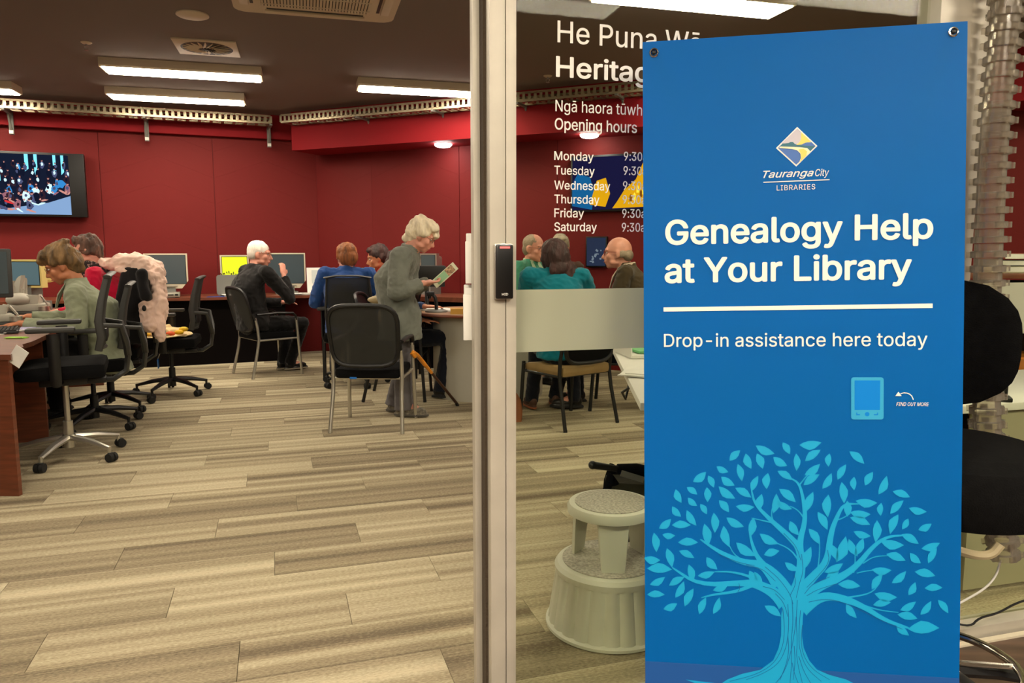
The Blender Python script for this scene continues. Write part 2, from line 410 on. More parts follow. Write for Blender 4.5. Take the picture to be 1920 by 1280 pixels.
GTM = Matrix(((1, 0, 0, 0), (0, 0, -1, -.006), (0, 1, 0, 0), (0, 0, 0, 1)))   # text plane -> glass frame, facing the camera side
def gtext(s, px, py, pw, capx, bold, dy=0, nm='lettering'):
    x, z = gloc(px, py); x2, _ = gloc(px + pw, py + dy); _, z2 = gloc(px, py - capx)
    letter(nm, s, w1, x, z, x2 - x, z2 - z, VINYL, bold, M=GTM)
gtext('He Puna W\u0101nanga', 1044, 80, 395, 40, .012, 23)
gtext('Heritage & Research', 1042, 144, 468, 37, .04, 24)
gtext('Ng\u0101 haora t\u016bwhera', 1040, 209, 194, 21, .008, 8)
gtext('Opening hours', 1039, 243, 153, 21, .02, 6)
DAYS = [('Monday', 300, 73), ('Tuesday', 327, 75), ('Wednesday', 355, 104), ('Thursday', 381, 84), ('Friday', 407, 55), ('Saturday', 433, 79)]
for nm, y, wd in DAYS:
    gtext(nm, 1038, y, wd, 16, .02)
    gtext('9:30am \u2013 5pm', 1168 - (y - 300) * .03, y + 1, 108, 16, .02)

# ---------------------------------------------------------------- banner
rC = V((.988, -.005, -.151)).normalized(); vC = V((.001, .999, .041)).normalized()
vC = (vC - rC * vC.dot(rC)).normalized()
def c2w(v): return RGT * v.x + DWN * v.y + FWD * v.z
bR = c2w(rC).normalized(); bD = c2w(vC).normalized(); bNrm = bR.cross(-bD).normalized()   # towards the camera
BW = .75; TLp = CAM + ray(1205, 79) * 1.862
BH = (TLp.z - .025) / -bD.z
bM = Matrix(((bR.x, -bD.x, bNrm.x, TLp.x), (bR.y, -bD.y, bNrm.y, TLp.y), (bR.z, -bD.z, bNrm.z, TLp.z), (0, 0, 0, 1)))
banner = bpy.data.objects.new('banner_stand', None); COL.objects.link(banner); banner.matrix_world = bM
tag(banner, 'tall blue freestanding banner with a tree and Genealogy Help at Your Library in white', 'banner')
def bl(px, py):
    p = at_pl(px, py, TLp, bNrm) - TLp; return (p.dot(bR), -p.dot(bD))
BBLUE = mat('banner_vinyl_blue', (0, 126, 214), .5, spec=.22)
BDARK = mat('banner_print_dark_blue', (22, 82, 155), .42)
BTREE = mat('banner_print_cyan', (8, 160, 212), .45)
BTREED = mat('banner_print_line_blue', (10, 96, 165), .45)
mb = MB()
nx, ny = 12, 40
vg = [[mb.bm.verts.new((BW * i / nx, -BH * j / ny, 0)) for i in range(nx + 1)] for j in range(ny + 1)]
for j in range(ny):
    for i in range(nx): mb.bm.faces.new((vg[j][i], vg[j + 1][i], vg[j + 1][i + 1], vg[j][i + 1]))
me = bmesh.ops.solidify(mb.bm, geom=mb.bm.faces[:], thickness=.0012)
for v in mb.bm.verts: v.co.z -= .0012 if v.co.z > .0005 else 0
sheet = mb.build('banner_sheet', BBLUE, banner)
ylo = -BH
mb = MB()
pa = bl(1198, 1238); pb = bl(1786, 1270)
mb.poly([(.0, pa[1], .0008), (BW, pb[1], .0008), (BW, ylo, .0008), (0, ylo, .0008)]); mb.build('ground_print', BDARK, banner, smooth=False)
def btext(s, px, py, px2, py2, capx, bold=0, shear=0, m=VINYL, spacing=1.0, nm='lettering'):
    x, y = bl(px, py); x2, y2 = bl(px2, py2); _, y3 = bl(px, py - capx)
    return letter(nm, s, banner, x, (y + y2) / 2, x2 - x, y3 - y, m, bold, shear, off=.0022, spacing=spacing)
btext('Genealogy Help', 1249, 458, 1747, 446, 44, .045)
btext('at Your Library', 1248, 531, 1707, 520, 44, .045)
btext('Drop-in assistance here today', 1245, 650, 1738, 648, 24, .008)
btext('Tauranga', 1431, 333, 1525, 331, 13, .02, .35)
btext('City', 1528, 331, 1554, 329, 13, .005, .25)
btext('LIBRARIES', 1456, 357, 1528, 355, 9.5, .0, spacing=1.1)
btext('FIND OUT MORE', 1680, 761, 1741, 760, 6.5, .008, .25)
mb = MB()
def bline(a, b, hw):
    a = V(bl(*a)); b = V(bl(*b)); n = V((-(b - a).y, (b - a).x)).normalized() * hw
    mb.poly([(*(a + n), .0022), (*(b + n), .0022), (*(b - n), .0022), (*(a - n), .0022)])
bline((1244, 580), (1748, 573), .0052); bline((1431, 342), (1555, 337), .0011)
# arc arrow
arc = [(1712, 749), (1709, 742), (1705, 738.5), (1700, 736.5), (1694, 736), (1688, 737.5)]
for i in range(len(arc) - 1): bline(arc[i], arc[i + 1], .0011)
mb.poly([(*bl(1678, 742), .0022), (*bl(1690, 742), .0022), (*bl(1684, 734), .0022)])
mb.build('rule_print', VINYL, banner, smooth=False)
# logo
def lz(zx, zy): return bl(1380 + zx * 240 / 1807, 210 + zy * 170 / 1280)
def lay(nm, pts, m, z): 
    mb = MB(); mb.poly([(*lz(*p), z) for p in pts]); mb.build(nm, m, banner, smooth=False)
lay('logo_print', [(862, 212), (1148, 480), (848, 770), (562, 510)], VINYL, .0014)
lay('logo_print', [(862, 235), (1122, 482), (848, 745), (590, 510)], mat('logo_blue', (52, 102, 178), .45), .0018)
lay('logo_print', [(860, 238), (1065, 430), (1000, 432), (870, 455), (640, 445)], mat('logo_grey', (190, 186, 198), .45), .0021)
lay('logo_print', [(915, 288), (1000, 365), (1055, 425), (990, 430), (920, 462), (838, 468), (885, 440), (915, 390)], mat('logo_yellow', (228, 208, 96), .45), .0024)
lay('logo_print', [(620, 480), (660, 448), (740, 440), (765, 425), (800, 425), (838, 465), (930, 470), (1110, 485), (1040, 560), (1020, 520), (900, 498), (690, 495)], mat('logo_teal', (12, 98, 118), .45), .0026)
lay('logo_print', [(1060, 428), (1118, 482), (980, 478), (920, 470)], bpy.data.materials['logo_blue'], .0029)
lay('logo_print', [(600, 512), (625, 490), (700, 492), (900, 500), (1000, 512), (1035, 545), (1042, 572), (1010, 600), (905, 705), (888, 712), (912, 650), (905, 590), (860, 545), (790, 525)], mat('logo_cream', (238, 228, 190), .45), .0031)
lay('logo_print', [(880, 530), (950, 522), (1000, 560), (985, 620), (900, 705), (915, 650), (908, 590)], bpy.data.materials['logo_yellow'], .0034)
# handset symbol (its code square is left out)
CY2 = mat('banner_print_handset', (44, 160, 208), .45)
mb = MB()
def rr(x0, y0, x1, y1, r):
    out = []
    for cx, cy, a0 in ((x1 - r, y0 + r, -90), (x1 - r, y1 - r, 0), (x0 + r, y1 - r, 90), (x0 + r, y0 + r, 180)):
        for k in range(5): a = R(a0 + k * 22.5); out.append((cx + r * cos(a), cy + r * sin(a)))
    return out
mb.poly([(*bl(*p), .0015) for p in rr(1595.5, 707, 1656.5, 786, 5)]); mb.build('handset_print', CY2, banner, smooth=False)
mb = MB(); mb.poly([(*bl(*p), .0018) for p in ((1602, 713), (1650, 713), (1649.5, 768), (1602, 768))])
mb.poly([(*bl(1625.5 + 4.5 * cos(k * pi / 4), 776 + 4.2 * sin(k * pi / 4)), .0018) for k in range(8)])
for q in (((1605, 773), (1607, 773), (1607, 776), (1612, 776), (1612, 778), (1605, 778)), ((1646, 773), (1644, 773), (1644, 776), (1638, 776), (1638, 778), (1646, 778))):
    mb.poly([(*bl(*p), .0018) for p in q])
mb.build('handset_print', BBLUE, banner, smooth=False)
# tree
def tz(x, y): return bl(1180 + x / 2.5594, 780 + y / 2.56)
LEAVES = """480,213,532,163 558,178,585,252 612,178,640,252 606,140,697,180 735,125,770,182 690,195,757,238 800,178,802,262 815,138,922,125 842,215,918,160 960,178,955,242 1055,168,1127,228 418,240,475,268 520,228,540,312 305,315,368,266 378,284,405,342 440,290,505,332 585,360,618,285 665,272,658,350 710,262,783,305 840,282,915,228 835,330,912,278 925,348,970,272 998,305,1040,230 1078,290,1078,355 1130,332,1168,266 1195,375,1235,285 1262,360,1347,388 1340,440,1427,458 275,340,326,375 222,350,250,415 372,340,375,412 428,336,508,395 508,343,585,390 280,390,325,430 430,402,478,460 510,432,600,435 620,450,635,372 690,465,705,370 718,348,798,412 705,408,780,445 850,455,882,362 955,375,952,485 1018,315,1030,418 1085,405,1190,415 1045,405,1045,482 1058,460,1158,470 1058,485,1155,520 205,432,248,482 340,420,372,470 275,450,322,525 405,462,410,560 142,538,200,492 203,522,295,522 465,485,550,530 595,485,578,580 770,502,812,570 903,458,950,545 1208,415,1205,478 1250,468,1315,403 1290,470,1250,565 1338,490,1308,543 1385,545,1450,515 1188,498,1180,605 1075,552,1158,575 118,558,130,652 158,568,220,572 360,515,378,622 452,525,480,628 233,605,330,605 625,563,715,612 860,538,915,615 512,605,605,670 238,645,312,680 370,675,422,735 180,632,205,725 70,680,148,690 85,730,205,735 98,808,172,770 190,812,265,770 220,870,262,790 285,710,305,795 328,765,410,745 265,912,308,825 400,835,478,800 85,855,170,855 163,925,230,897 335,950,368,868 402,948,432,868 645,665,720,645 745,700,815,740 835,735,872,625 992,700,1038,575 960,610,1000,695 1052,588,1095,672 1122,585,1080,672 1205,600,1318,618 1305,565,1388,612 1400,635,1490,607 1232,660,1325,692 1345,655,1398,705 1432,705,1475,632 1162,735,1258,738 1368,745,1468,765 1258,800,1328,742 1162,830,1215,755 1338,858,1372,795 1415,825,1503,822 935,748,1025,705 1000,805,1108,815 1175,850,1285,868 1168,905,1255,892 1298,930,1375,888 1285,950,1382,970 1395,952,1448,885 1480,880,1530,945 1040,895,1090,968 1335,1020,1487,1015 1280,990,1342,1052 648,908,728,960 600,745,640,810 940,790,1005,745 575,740,620,800"""
mb = MB()
for i, q in enumerate(LEAVES.split()):
    x1, y1, x2, y2 = map(float, q.split(',')); a = V((x1, y1)); b = V((x2, y2)); d = b - a; n = V((-d.y, d.x)) * (.27 if d.length < 80 else .22)
    s = 1 if i % 2 else -1
    pr = [(0, 0), (.2, .62), (.42, 1), (.65, .85), (.85, .4), (1, 0)]
    pts = [a + d * u + n * v for u, v in pr] + [a + d * u - n * v * .85 for u, v in pr[-2:0:-1]]
    bend = V((-d.y, d.x)) * .07 * s
    pts = [p + bend * (1 - abs(2 * ((p - a).dot(d) / d.length_squared) - 1)) for p in pts]
    mb.poly([(*tz(p.x, p.y), .0014) for p in pts])
def smooth2(pts, n=2):
    for _ in range(n):
        out = [pts[0]]
        for a, b in zip(pts, pts[1:]):
            out += [tuple(a[k] * .75 + b[k] * .25 for k in range(len(a))), tuple(a[k] * .25 + b[k] * .75 for k in range(len(a)))]
        out.append(pts[-1]); pts = out
    return pts
def ribbon(mb, pts, w0, w1, z):
    pts = smooth2(pts); n = len(pts); pv = None
    for i, p in enumerate(pts):
        t = V(pts[min(i + 1, n - 1)]) - V(pts[max(i - 1, 0)]); nn = V((-t.y, t.x)).normalized() * (w0 + (w1 - w0) * (i / (n - 1)) ** .7) / 2
        c = V(p); cur = (mb.bm.verts.new((*tz(*(c + nn)), z)), mb.bm.verts.new((*tz(*(c - nn)), z)))
        if pv: mb.bm.faces.new((pv[0], cur[0], cur[1], pv[1]))
        pv = cur
BR = [([(745, 900), (690, 840), (600, 800), (540, 800), (330, 808), (205, 725)], 80, 5), ([(610, 800), (520, 840), (400, 855), (345, 870)], 26, 4),
      ([(780, 880), (720, 780), (640, 710), (540, 700), (430, 650), (340, 590)], 80, 5), ([(720, 780), (620, 690), (590, 620), (575, 550)], 44, 4),
      ([(790, 860), (822, 760), (825, 640), (760, 570), (680, 500), (600, 420), (585, 350)], 66, 4), ([(825, 700), (815, 600), (845, 500), (835, 400), (815, 320), (770, 295)], 44, 4),
      ([(815, 330), (838, 300), (860, 275)], 8, 4), ([(820, 840), (880, 770), (950, 700), (965, 560), (1000, 470), (1030, 420), (1100, 420)], 62, 4),
      ([(830, 880), (900, 820), (1000, 780), (1090, 720), (1170, 620), (1240, 575), (1330, 570)], 66, 4), ([(830, 930), (920, 860), (1020, 870), (1120, 910), (1230, 980), (1340, 1015)], 66, 8),
      ([(1040, 870), (1160, 850), (1200, 800)], 10, 4), ([(600, 775), (500, 745), (410, 745)], 18, 4), ([(812, 690), (770, 635), (700, 605)], 10, 4),
      ([(1090, 752), (1130, 742), (1170, 738)], 6, 4), ([(1120, 905), (1200, 930), (1290, 940)], 8, 4), ([(1120, 705), (1170, 672), (1240, 668)], 7, 4),
      ([(838, 490), (810, 450), (770, 430)], 8, 4), ([(545, 692), (500, 660), (480, 620)], 8, 4), ([(905, 720), (912, 660), (912, 600)], 8, 4), ([(1075, 750), (1082, 710), (1082, 665)], 7, 4),
      ([(700, 820), (650, 740), (600, 700)], 30, 10), ([(985, 500), (1020, 490), (1060, 465)], 8, 4), ([(690, 505), (680, 470), (685, 440)], 8, 4), ([(690, 510), (640, 500), (585, 487)], 10, 3)]
for k_, (p, a, b) in enumerate(BR): ribbon(mb, p, a, b, .00142 + .00003 * k_)
tL = [(742, 830), (735, 900), (728, 960), (728, 1050), (716, 1110), (690, 1170), (630, 1215), (540, 1235), (470, 1262), (440, 1282)]
tR = [(850, 830), (842, 900), (832, 960), (828, 1050), (836, 1110), (862, 1170), (900, 1215), (960, 1240), (1040, 1262), (1080, 1282)]
for i in range(len(tL) - 1): mb.poly([(*tz(*tL[i]), .0014), (*tz(*tL[i + 1]), .0014), (*tz(*tR[i + 1]), .0014), (*tz(*tR[i]), .0014)])
mb.poly([(*tz(270, 1262), .0014), (*tz(350, 1272), .0014), (*tz(440, 1282), .0014), (*tz(330, 1286), .0014)])
mb.poly([(*tz(440, 1282), .0014), (*tz(1080, 1282), .0014), (*tz(1150, 1330), .0014), (*tz(300, 1330), .0014)])
mb.build('tree_print', BTREE, banner, smooth=False)
mb = MB()
LN2 = [[(800, 960), (790, 1050), (770, 1150), (740, 1230), (700, 1280)], [(760, 900), (765, 1000), (755, 1100), (720, 1180), (650, 1230), (560, 1262)],
       [(820, 930), (812, 1040), (815, 1120), (850, 1210), (920, 1270)], [(780, 880), (785, 980), (775, 1080), (778, 1180), (770, 1280)], [(735, 920), (745, 1020), (735, 1110), (690, 1190), (600, 1240), (480, 1270)],
       [(805, 880), (800, 980), (805, 1080), (800, 1160), (830, 1280)], [(830, 1000), (822, 1080), (835, 1150), (880, 1215), (960, 1262)], [(700, 850), (740, 890), (760, 960)], [(640, 815), (700, 830), (745, 880)],
       [(650, 720), (720, 780), (770, 850), (785, 900)], [(560, 712), (640, 730), (700, 790)], [(825, 660), (835, 740), (815, 800), (800, 870)], [(850, 860), (900, 830), (1000, 800)], [(860, 890), (930, 875), (1010, 885), (1100, 925), (1200, 975), (1310, 1020)],
       [(840, 850), (880, 800), (960, 770)], [(950, 640), (960, 700), (900, 770), (850, 820)], [(740, 560), (800, 620), (822, 690)], [(760, 1050), (765, 1130), (748, 1200), (722, 1262)], [(790, 1100), (795, 1180), (785, 1262)], [(812, 1150), (835, 1220), (870, 1280)],
       [(770, 860), (800, 800), (790, 760)], [(520, 840), (530, 825), (525, 800)], [(430, 660), (520, 700), (600, 715)], [(780, 1180), (790, 1230), (810, 1280)]]
for p in LN2: ribbon(mb, p, 3.2, 2.2, .0025)
mb.build('tree_line_print', BTREED, banner, smooth=False)
# eyelets and the folding stand behind
for q in ((1226, 99), (1787, 60)):
    x, y = bl(*q); mb = MB()
    mb.tube([(x + .0095 * cos(k * pi / 8), y + .0095 * sin(k * pi / 8), .0018) for k in range(16)], .0026, 6, closed=True)
    mb.build('eyelet', CHROME, banner)
    mb = MB(); mb.cyl((x, y, -.02), (x, y, .004), .0055, .0055, 10); mb.sph((x, y, .004), (.0055, .0055, .003)); mb.build('hook_tip', BLACKP, banner)
mb = MB()
for s in (0, 1):
    x, y = bl(*((1226, 99), (1787, 60))[s]); x2 = BW - x
    mb.tube([(x, y, -.006), (x + (BW / 2 - x) * .5, y * .5 - BH * .28, -.05), (BW / 2, -BH * .58, -.07)], .006, 8)
    mb.tube([(BW / 2, -BH * .58, -.06), (BW / 2 + (.36 if s else -.36), -BH + .02, -.02)], .007, 8)
    x, y = bl(*((1226, 99), (1787, 60))[s])
mb.tube([(BW / 2, -BH * .55, -.07), (BW / 2, -BH + .01, -.42)], .007, 8)
mb.sph((BW / 2, -BH * .58, -.068), (.03, .04, .015))
mb.build('stand_frame', DGREY, banner)

# ---------------------------------------------------------------- card reader and leaflet holders
x, z = gloc(944, 509, .055); rd = empty('card_reader', G0 + BU * x - GN * 0 + V((0, 0, z)) + GN * .045, BROT, 'black card reader with a small red light on the aluminium post', 'card reader')
mb = MB(); mb.box((0, -.008, 0), (.050, .016, .143), bev=.006); mb.build('housing', STEEL, rd)
mb = MB(); mb.box((0, -.018, 0), (.046, .012, .138), bev=.005); mb.build('front_cover', mat('reader_black', (16, 16, 17), .28), rd)
mb = MB(); mb.box((0, -.0245, .061), (.026, .002, .005)); mb.build('status_light', glow('reader_red_light', (1, .12, .1, 1), 1.6), rd)
letter('lettering', 'HID', rd, -.008, -.060, .016, .006, VINYL, .03, M=Matrix(((1, 0, 0, 0), (0, 0, -1, -.0246), (0, 1, 0, 0), (0, 0, 0, 1))))
for k, (y0, y1, xx0) in enumerate(((437, 531, 873), (534, 636, 869))):
    Y = 2.045; a = at_y(xx0, y0, Y); b = at_y(886, y1, Y)
    h = empty('leaflet_holder', (0, 0, 0), 0, ('upper' if k == 0 else 'lower') + ' white leaflet holder on the edge of the sliding door', 'holder', 'leaflet holders on the sliding door')
    h.location = ((a.x + b.x) / 2, Y, b.z); wv = (b.x - a.x); hh = a.z - b.z
    mb = MB(); mb.box((.004, .02, hh / 2), (wv + .008, .012, hh), bev=.003); mb.box((0, -.02, hh * .42), (wv, .008, hh * .84), bev=.003); mb.box((0, 0, .004), (wv, .04, .008)); mb.box((-wv / 2 + .002, .0, hh * .4), (.004, .04, hh * .8)); mb.build('tray', WHITEP, h)
    mb = MB(); mb.box((.002, 0, hh * .5), (wv * .7, .02, hh * .9)); mb.build('leaflets', PAPER, h)

# ---------------------------------------------------------------- ceiling things
DIFF = glow('lamp_diffuser', LAMPCOL, LAMP); DIFF2 = glow('lamp_diffuser_hall', LAMPCOL, LAMP_FRONT)
def make_fixture(diff):
    r = empty('ceiling_light')
    L_, W_, H_ = 1.33, .30, .075
    mb = MB()
    mb.prism([(-W_ / 2, 0), (W_ / 2, 0), (W_ / 2, -H_ + .015), (W_ / 2 - .012, -H_), (-W_ / 2 + .012, -H_), (-W_ / 2, -H_ + .015)], -L_ / 2, L_ / 2, M=Matrix(((0, 0, 1, 0), (1, 0, 0, 0), (0, 1, 0, 0), (0, 0, 0, 1))))
    mb.build('housing', OFFW, r, smooth=False)
    mb = MB(); mb.box((0, 0, -H_ - .003), (L_ - .04, W_ - .03, .012), bev=.004); mb.build('diffuser', diff, r)
    return r
fx = make_fixture(DIFF); tag(fx, 'x', 'ceiling light', 'tube ceiling lights'); HH = CEILH - .08
first = True
def put_light(c, label, src=None):
    global first
    o = fx if first else copy_tree(src or fx); first = False
    return place(o, c.x, c.y, BROT, label, CEILH)
def fcen(px, py): return at_h(px, py, HH) + BU * .665 + BV * .15
put_light(fcen(184, 124), 'long lit ceiling light above the back left, nearer and larger of the pair')
put_light(fcen(196, 176), 'long lit ceiling light above the back left, farther and smaller of the pair')
put_light(fcen(672, 160), 'long lit ceiling light half hidden behind the aluminium post')
p = at_h(1495, 11, HH); put_light(p - BU * .665 + BV * .15, 'bright ceiling light seen through the glass above the banner')
p = at_h(22, 168, HH); put_light(p - BU * .665 + BV * .15, 'ceiling light whose end just enters the frame at the upper left')
for c in ((-4.6, 4.3), (-2.2, 3.3), (4.6, 4.9), (1.9, 7.2), (-6.0, 5.6), (3.4, 3.0)):
    put_light(V((c[0], c[1], 0)), 'ceiling light of the study room outside the photograph frame')
hx = make_fixture(DIFF2); tag(hx, 'ceiling light of the hall behind the photographer', 'ceiling light', 'hall ceiling lights')
place(hx, -1.2, -.3, BROT, 'ceiling light of the hall behind the photographer', CEILH)
for c in ((1.6, -.6), (.2, -2.4), (3.6, .6), (-3.4, -1.5)):
    o = copy_tree(hx); place(o, c[0], c[1], BROT, 'ceiling light of the hall behind the photographer', CEILH)
# round speaker, sprinkler, diffuser, cassette
c = at_h(361, 30, CEILH - .01); o = MB(); o.lathe([(.11, .0), (.11, -.008), (.098, -.014), (.0001, -.016)], 28)
tag(o.build('ceiling_speaker', OFFW, None, (c.x, c.y, CEILH)), 'round off-white disc speaker in the dark ceiling', 'speaker')
def sprinkler(px, py, label):
    c = at_h(px, py, CEILH - .02); r = empty('sprinkler', (c.x, c.y, CEILH), 0, label, 'sprinkler', 'ceiling sprinklers')
    mb = MB(); mb.lathe([(.042, 0), (.042, -.004), (.03, -.012), (.012, -.014), (.0001, -.014)], 20); mb.build('rose', OFFW, r)
    mb = MB(); mb.cyl((0, 0, -.012), (0, 0, -.03), .008); mb.tube([(-.014, 0, -.03), (-.016, 0, -.045), (0, 0, -.06), (.016, 0, -.045), (.014, 0, -.03)], .003, 6); mb.cyl((0, 0, -.06), (0, 0, -.063), .018, .018, 12); mb.build('sprinkler_head', STEEL, r)
sprinkler(162, 84, 'small sprinkler in the ceiling above the left lamps')
sprinkler(1027, 146, 'small sprinkler in the ceiling seen through the glass lettering')
# swirl air diffuser
cs = [at_h(*q, CEILH - .01) for q in ((330, 72), (453, 80), (443, 108), (325, 100))]
cc = (cs[0] + cs[1] + cs[2] + cs[3]) / 4
dd = empty('air_diffuser', (cc.x, cc.y, CEILH), BROT, 'square off-white swirl air diffuser in the ceiling', 'air vent')
mb = MB(); S = .24
mb.box((0, 0, -.006), (2 * S, 2 * S, .012), bev=.004); mb.build('face_plate', OFFW, dd)
for k in range(20):
    a = k * 2 * pi / 20; mb = MB(); mb.box((.125, 0, -.016), (.12, .021, .005), M=rm(a) @ Matrix.Rotation(0, 4, 'X'), rot=Matrix.Rotation(.5, 4, 'X') @ Matrix.Rotation(.25, 4, 'Z'))
    mb.build('slat', OFFW, dd, smooth=False)
mb = MB(); mb.lathe([(.20, -.0125), (.20, -.0135), (.03, -.0135), (.03, -.0125)], 32); mb.build('slot_ring', DGREY, dd)
# cassette air conditioner
a = at_h(440, 20, CEILH - .03); b = at_h(735, 42, CEILH - .03); W_ = (b - a).length
c = (a + b) / 2 - BV * W_ / 2
ac = empty('air_conditioner', (c.x, c.y, CEILH), BROT, 'off-white ceiling cassette air conditioner with a central grille', 'air conditioner')
mb = MB(); mb.prism(rr(-W_ / 2, -W_ / 2, W_ / 2, W_ / 2, .09), -.035, 0); mb.build('fascia', OFFW, ac, smooth=False)
gi = W_ * .33
for k in range(4):
    M = rm(k * pi / 2); mb = MB(); mb.box((0, -W_ * .43, -.042), (W_ * .62, .055, .012), M=M, bev=.003); mb.build('louvre', OFFW, ac)
    mb = MB(); mb.box((0, -W_ * .385, -.036), (W_ * .6, .02, .004), M=M); mb.build('air_slot', DGREY, ac, smooth=False)
mb = MB(); mb.box((0, 0, -.036), (2 * gi, 2 * gi, .003)); mb.build('grille_back', DGREY, ac, smooth=False)
mb = MB(); mb.box((0, 0, -.044), (.014, 2 * gi, .010)); bar = mb.mesh('grille_bar', OFFW)
n = 34
for k in range(n):
    o = bpy.data.objects.new('grille_bar', bar); COL.objects.link(o); o.parent = ac; o.location = (-gi + (k + .5) * 2 * gi / n, 0, 0)
for k in range(4):
    mb = MB(); mb.box((0, -gi + (k + .5) * gi / 2, -.05), (2 * gi, .008, .004)); mb.build('cross_bar', OFFW, ac, smooth=False)
mb = MB(); mb.box((-W_ * .42, -W_ * .40, -.0355), (.05, .06, .003)); mb.box((-W_ * .34, -W_ * .42, -.0355), (.03, .05, .003)); mb.build('sensor_window', MGREY, ac, smooth=False)
# ceiling hatch outline
# cable tray
TRAY = mat('galvanised_tray', (188, 176, 148), .35, .75, var=.1, vscale=5)
def tray(L_, M, name, label, brk):
    r = empty(name, (0, 0, 0), 0, label, 'cable tray'); r.matrix_world = M
    H = .075; Wd = .22
    for (yy, nm) in ((0, 'side_rail'), (Wd, 'side_rail')):
        mb = MB(); mb.box((L_ / 2, yy, H), (L_, .004, .022)); mb.box((L_ / 2, yy, 0), (L_, .004, .022)); mb.box((L_ / 2, yy + .008, H + .010), (L_, .018, .003))
        k = 0.0
        while k < L_: mb.box((k, yy, H / 2), (.030, .004, H)); k += .062
        mb.build(nm, TRAY, r, smooth=False)
    mb = MB(); mb.box((L_ / 2, .02, -.01), (L_, .04, .003)); mb.box((L_ / 2, Wd - .02, -.01), (L_, .04, .003)); k = .03
    while k < L_: mb.box((k, Wd / 2, -.01), (.035, Wd, .003)); k += .125
    mb.build('tray_base', TRAY, r, smooth=False)
    for t in brk:
        mb = MB()
        mb.tube([(t, Wd - .02, -.015), (t, Wd + .10, -.20)], .012, 6); mb.box((t, Wd / 2 + .05, -.022), (.03, Wd + .14, .02)); mb.box((t, Wd + .115, -.12), (.045, .02, .24)); mb.build('bracket', MGREY, r)
        mb = MB(); mb.box((t, Wd + .10, -.215), (.04, .03, .035)); mb.build('bracket_foot', WHITEP, r, smooth=False)
TH = 2.80
# left tray: parallel with the left wall; ends where the two meet
def tw(px, py, D, Nn, off):   # distance along a wall-parallel line
    p = at_pl(px, py, C0 + Nn * off, Nn); return (p - C0).dot(D), p.z
tl, zl = tw(508, 238, LD, LN, .45)
tr, zr = tw(512, 238, RD, RN, .62)
ML = T(*(Lw(tl, .45, TH))) @ rm(atan2(LD.y, LD.x)) @ Matrix.Scale(-1, 4, V((0, 1, 0)))
def bt(px, D, Nn, off, t0): return abs(tw(px, 240, D, Nn, off)[0] - t0)
ML = T(*(Lw(tl, .45, TH))) @ Matrix(((LD.x, -LN.x, 0, 0), (LD.y, -LN.y, 0, 0), (0, 0, 1, 0), (0, 0, 0, 1)))
MR = T(*(Lw(tl, .45, TH) + RD * .15)) @ Matrix(((RD.x, -RN.x, 0, 0), (RD.y, -RN.y, 0, 0), (0, 0, 1, 0), (0, 0, 0, 1)))
tray(5.2, ML, 'cable_tray', 'perforated metal cable tray along the wall above the wall screen', [bt(x, LD, LN, .45, tl) for x in (508, 271, 8)])
p0 = Lw(tl, .45, TH); offR = (p0 - C0).dot(RN); tR0 = (p0 - C0).dot(RD)
tray(6.3, MR, 'cable_tray', 'perforated metal cable tray running right from the corner behind the post', [bt(x, RD, RN, offR, tR0 + .15) for x in (670, 812, 970, 1155)] + [5.6])
# recessed downlights in the bulkhead underside
DL = glow('downlight_lens', (1, .96, .9, 1), 30)
for px, py, lb in ((831, 270, 'round bright downlight below the red bulkhead left of the post'), (1105, 253, 'round bright downlight seen through the glass under Opening hours')):
    c = at_pl(px, py, C0 + RN * .27, RN); r = empty('downlight', (c.x, c.y, 2.50), 0, lb, 'downlight', 'downlights in the bulkhead')
    mb = MB(); mb.lathe([(.10, 0), (.10, -.006), (.085, -.010), (.085, -.002)], 28); mb.build('bezel', WHITEP, r)
    mb = MB(); mb.lathe([(.098, -.006), (.096, -.018), (.082, -.032), (.05, -.042), (.0001, -.045)], 28); mb.build('lens', DL, r)

# ================================================================ furniture
# ---- swivel task chair, local +Y is where the sitter looks, seat top at sh
def seat_mesh(w, d, t, z, y0=0):
    mb = MB(); n = 9
    mb.box((0, y0, z - t / 2), (w, d, t), bev=t * .42)
    bmesh.ops.subdivide_edges(mb.bm, edges=[e for e in mb.bm.edges if e.calc_length() > .1], cuts=3, use_grid_fill=True)
    for v in mb.bm.verts:
        if v.co.z > z - t * .3:
            u = v.co.x / w * 2; q = (v.co.y - y0) / d * 2
            v.co.z += .010 * (u * u) - .018 * max(0, q) ** 3
    return mb
def five_star(r_, m, rc, cz, rad=.31, arm=.028):
    for k in range(5):
        a = k * 2 * pi / 5 + .2; c, s_ = cos(a), sin(a)
        mb = MB(); mb.tube([(c * .03, s_ * .03, .135), (c * rad * .55, s_ * rad * .55, .118), (c * rad, s_ * rad, .085)], [arm, arm * .85, arm * .55], 8, flat=((0, 0, 1), .8, 1))
        mb.cyl((c * rad, s_ * rad, .04), (c * rad, s_ * rad, .095), .009, .012, 8)
        leg = mb.build('base_arm', m, r_)
        mb = MB(); t = V((-s_, c, 0)); p = V((c * rad, s_ * rad, .029)) + V((c, s_, 0)) * .012
        for s2 in (-1, 1): mb.cyl(p + t * .006 * s2, p + t * .027 * s2, .029, .027, 16)
        mb.box(p + V((0, 0, .012)), (.03, .03, .034), rot=rm(a)); mb.build('caster', RUBBER, leg)
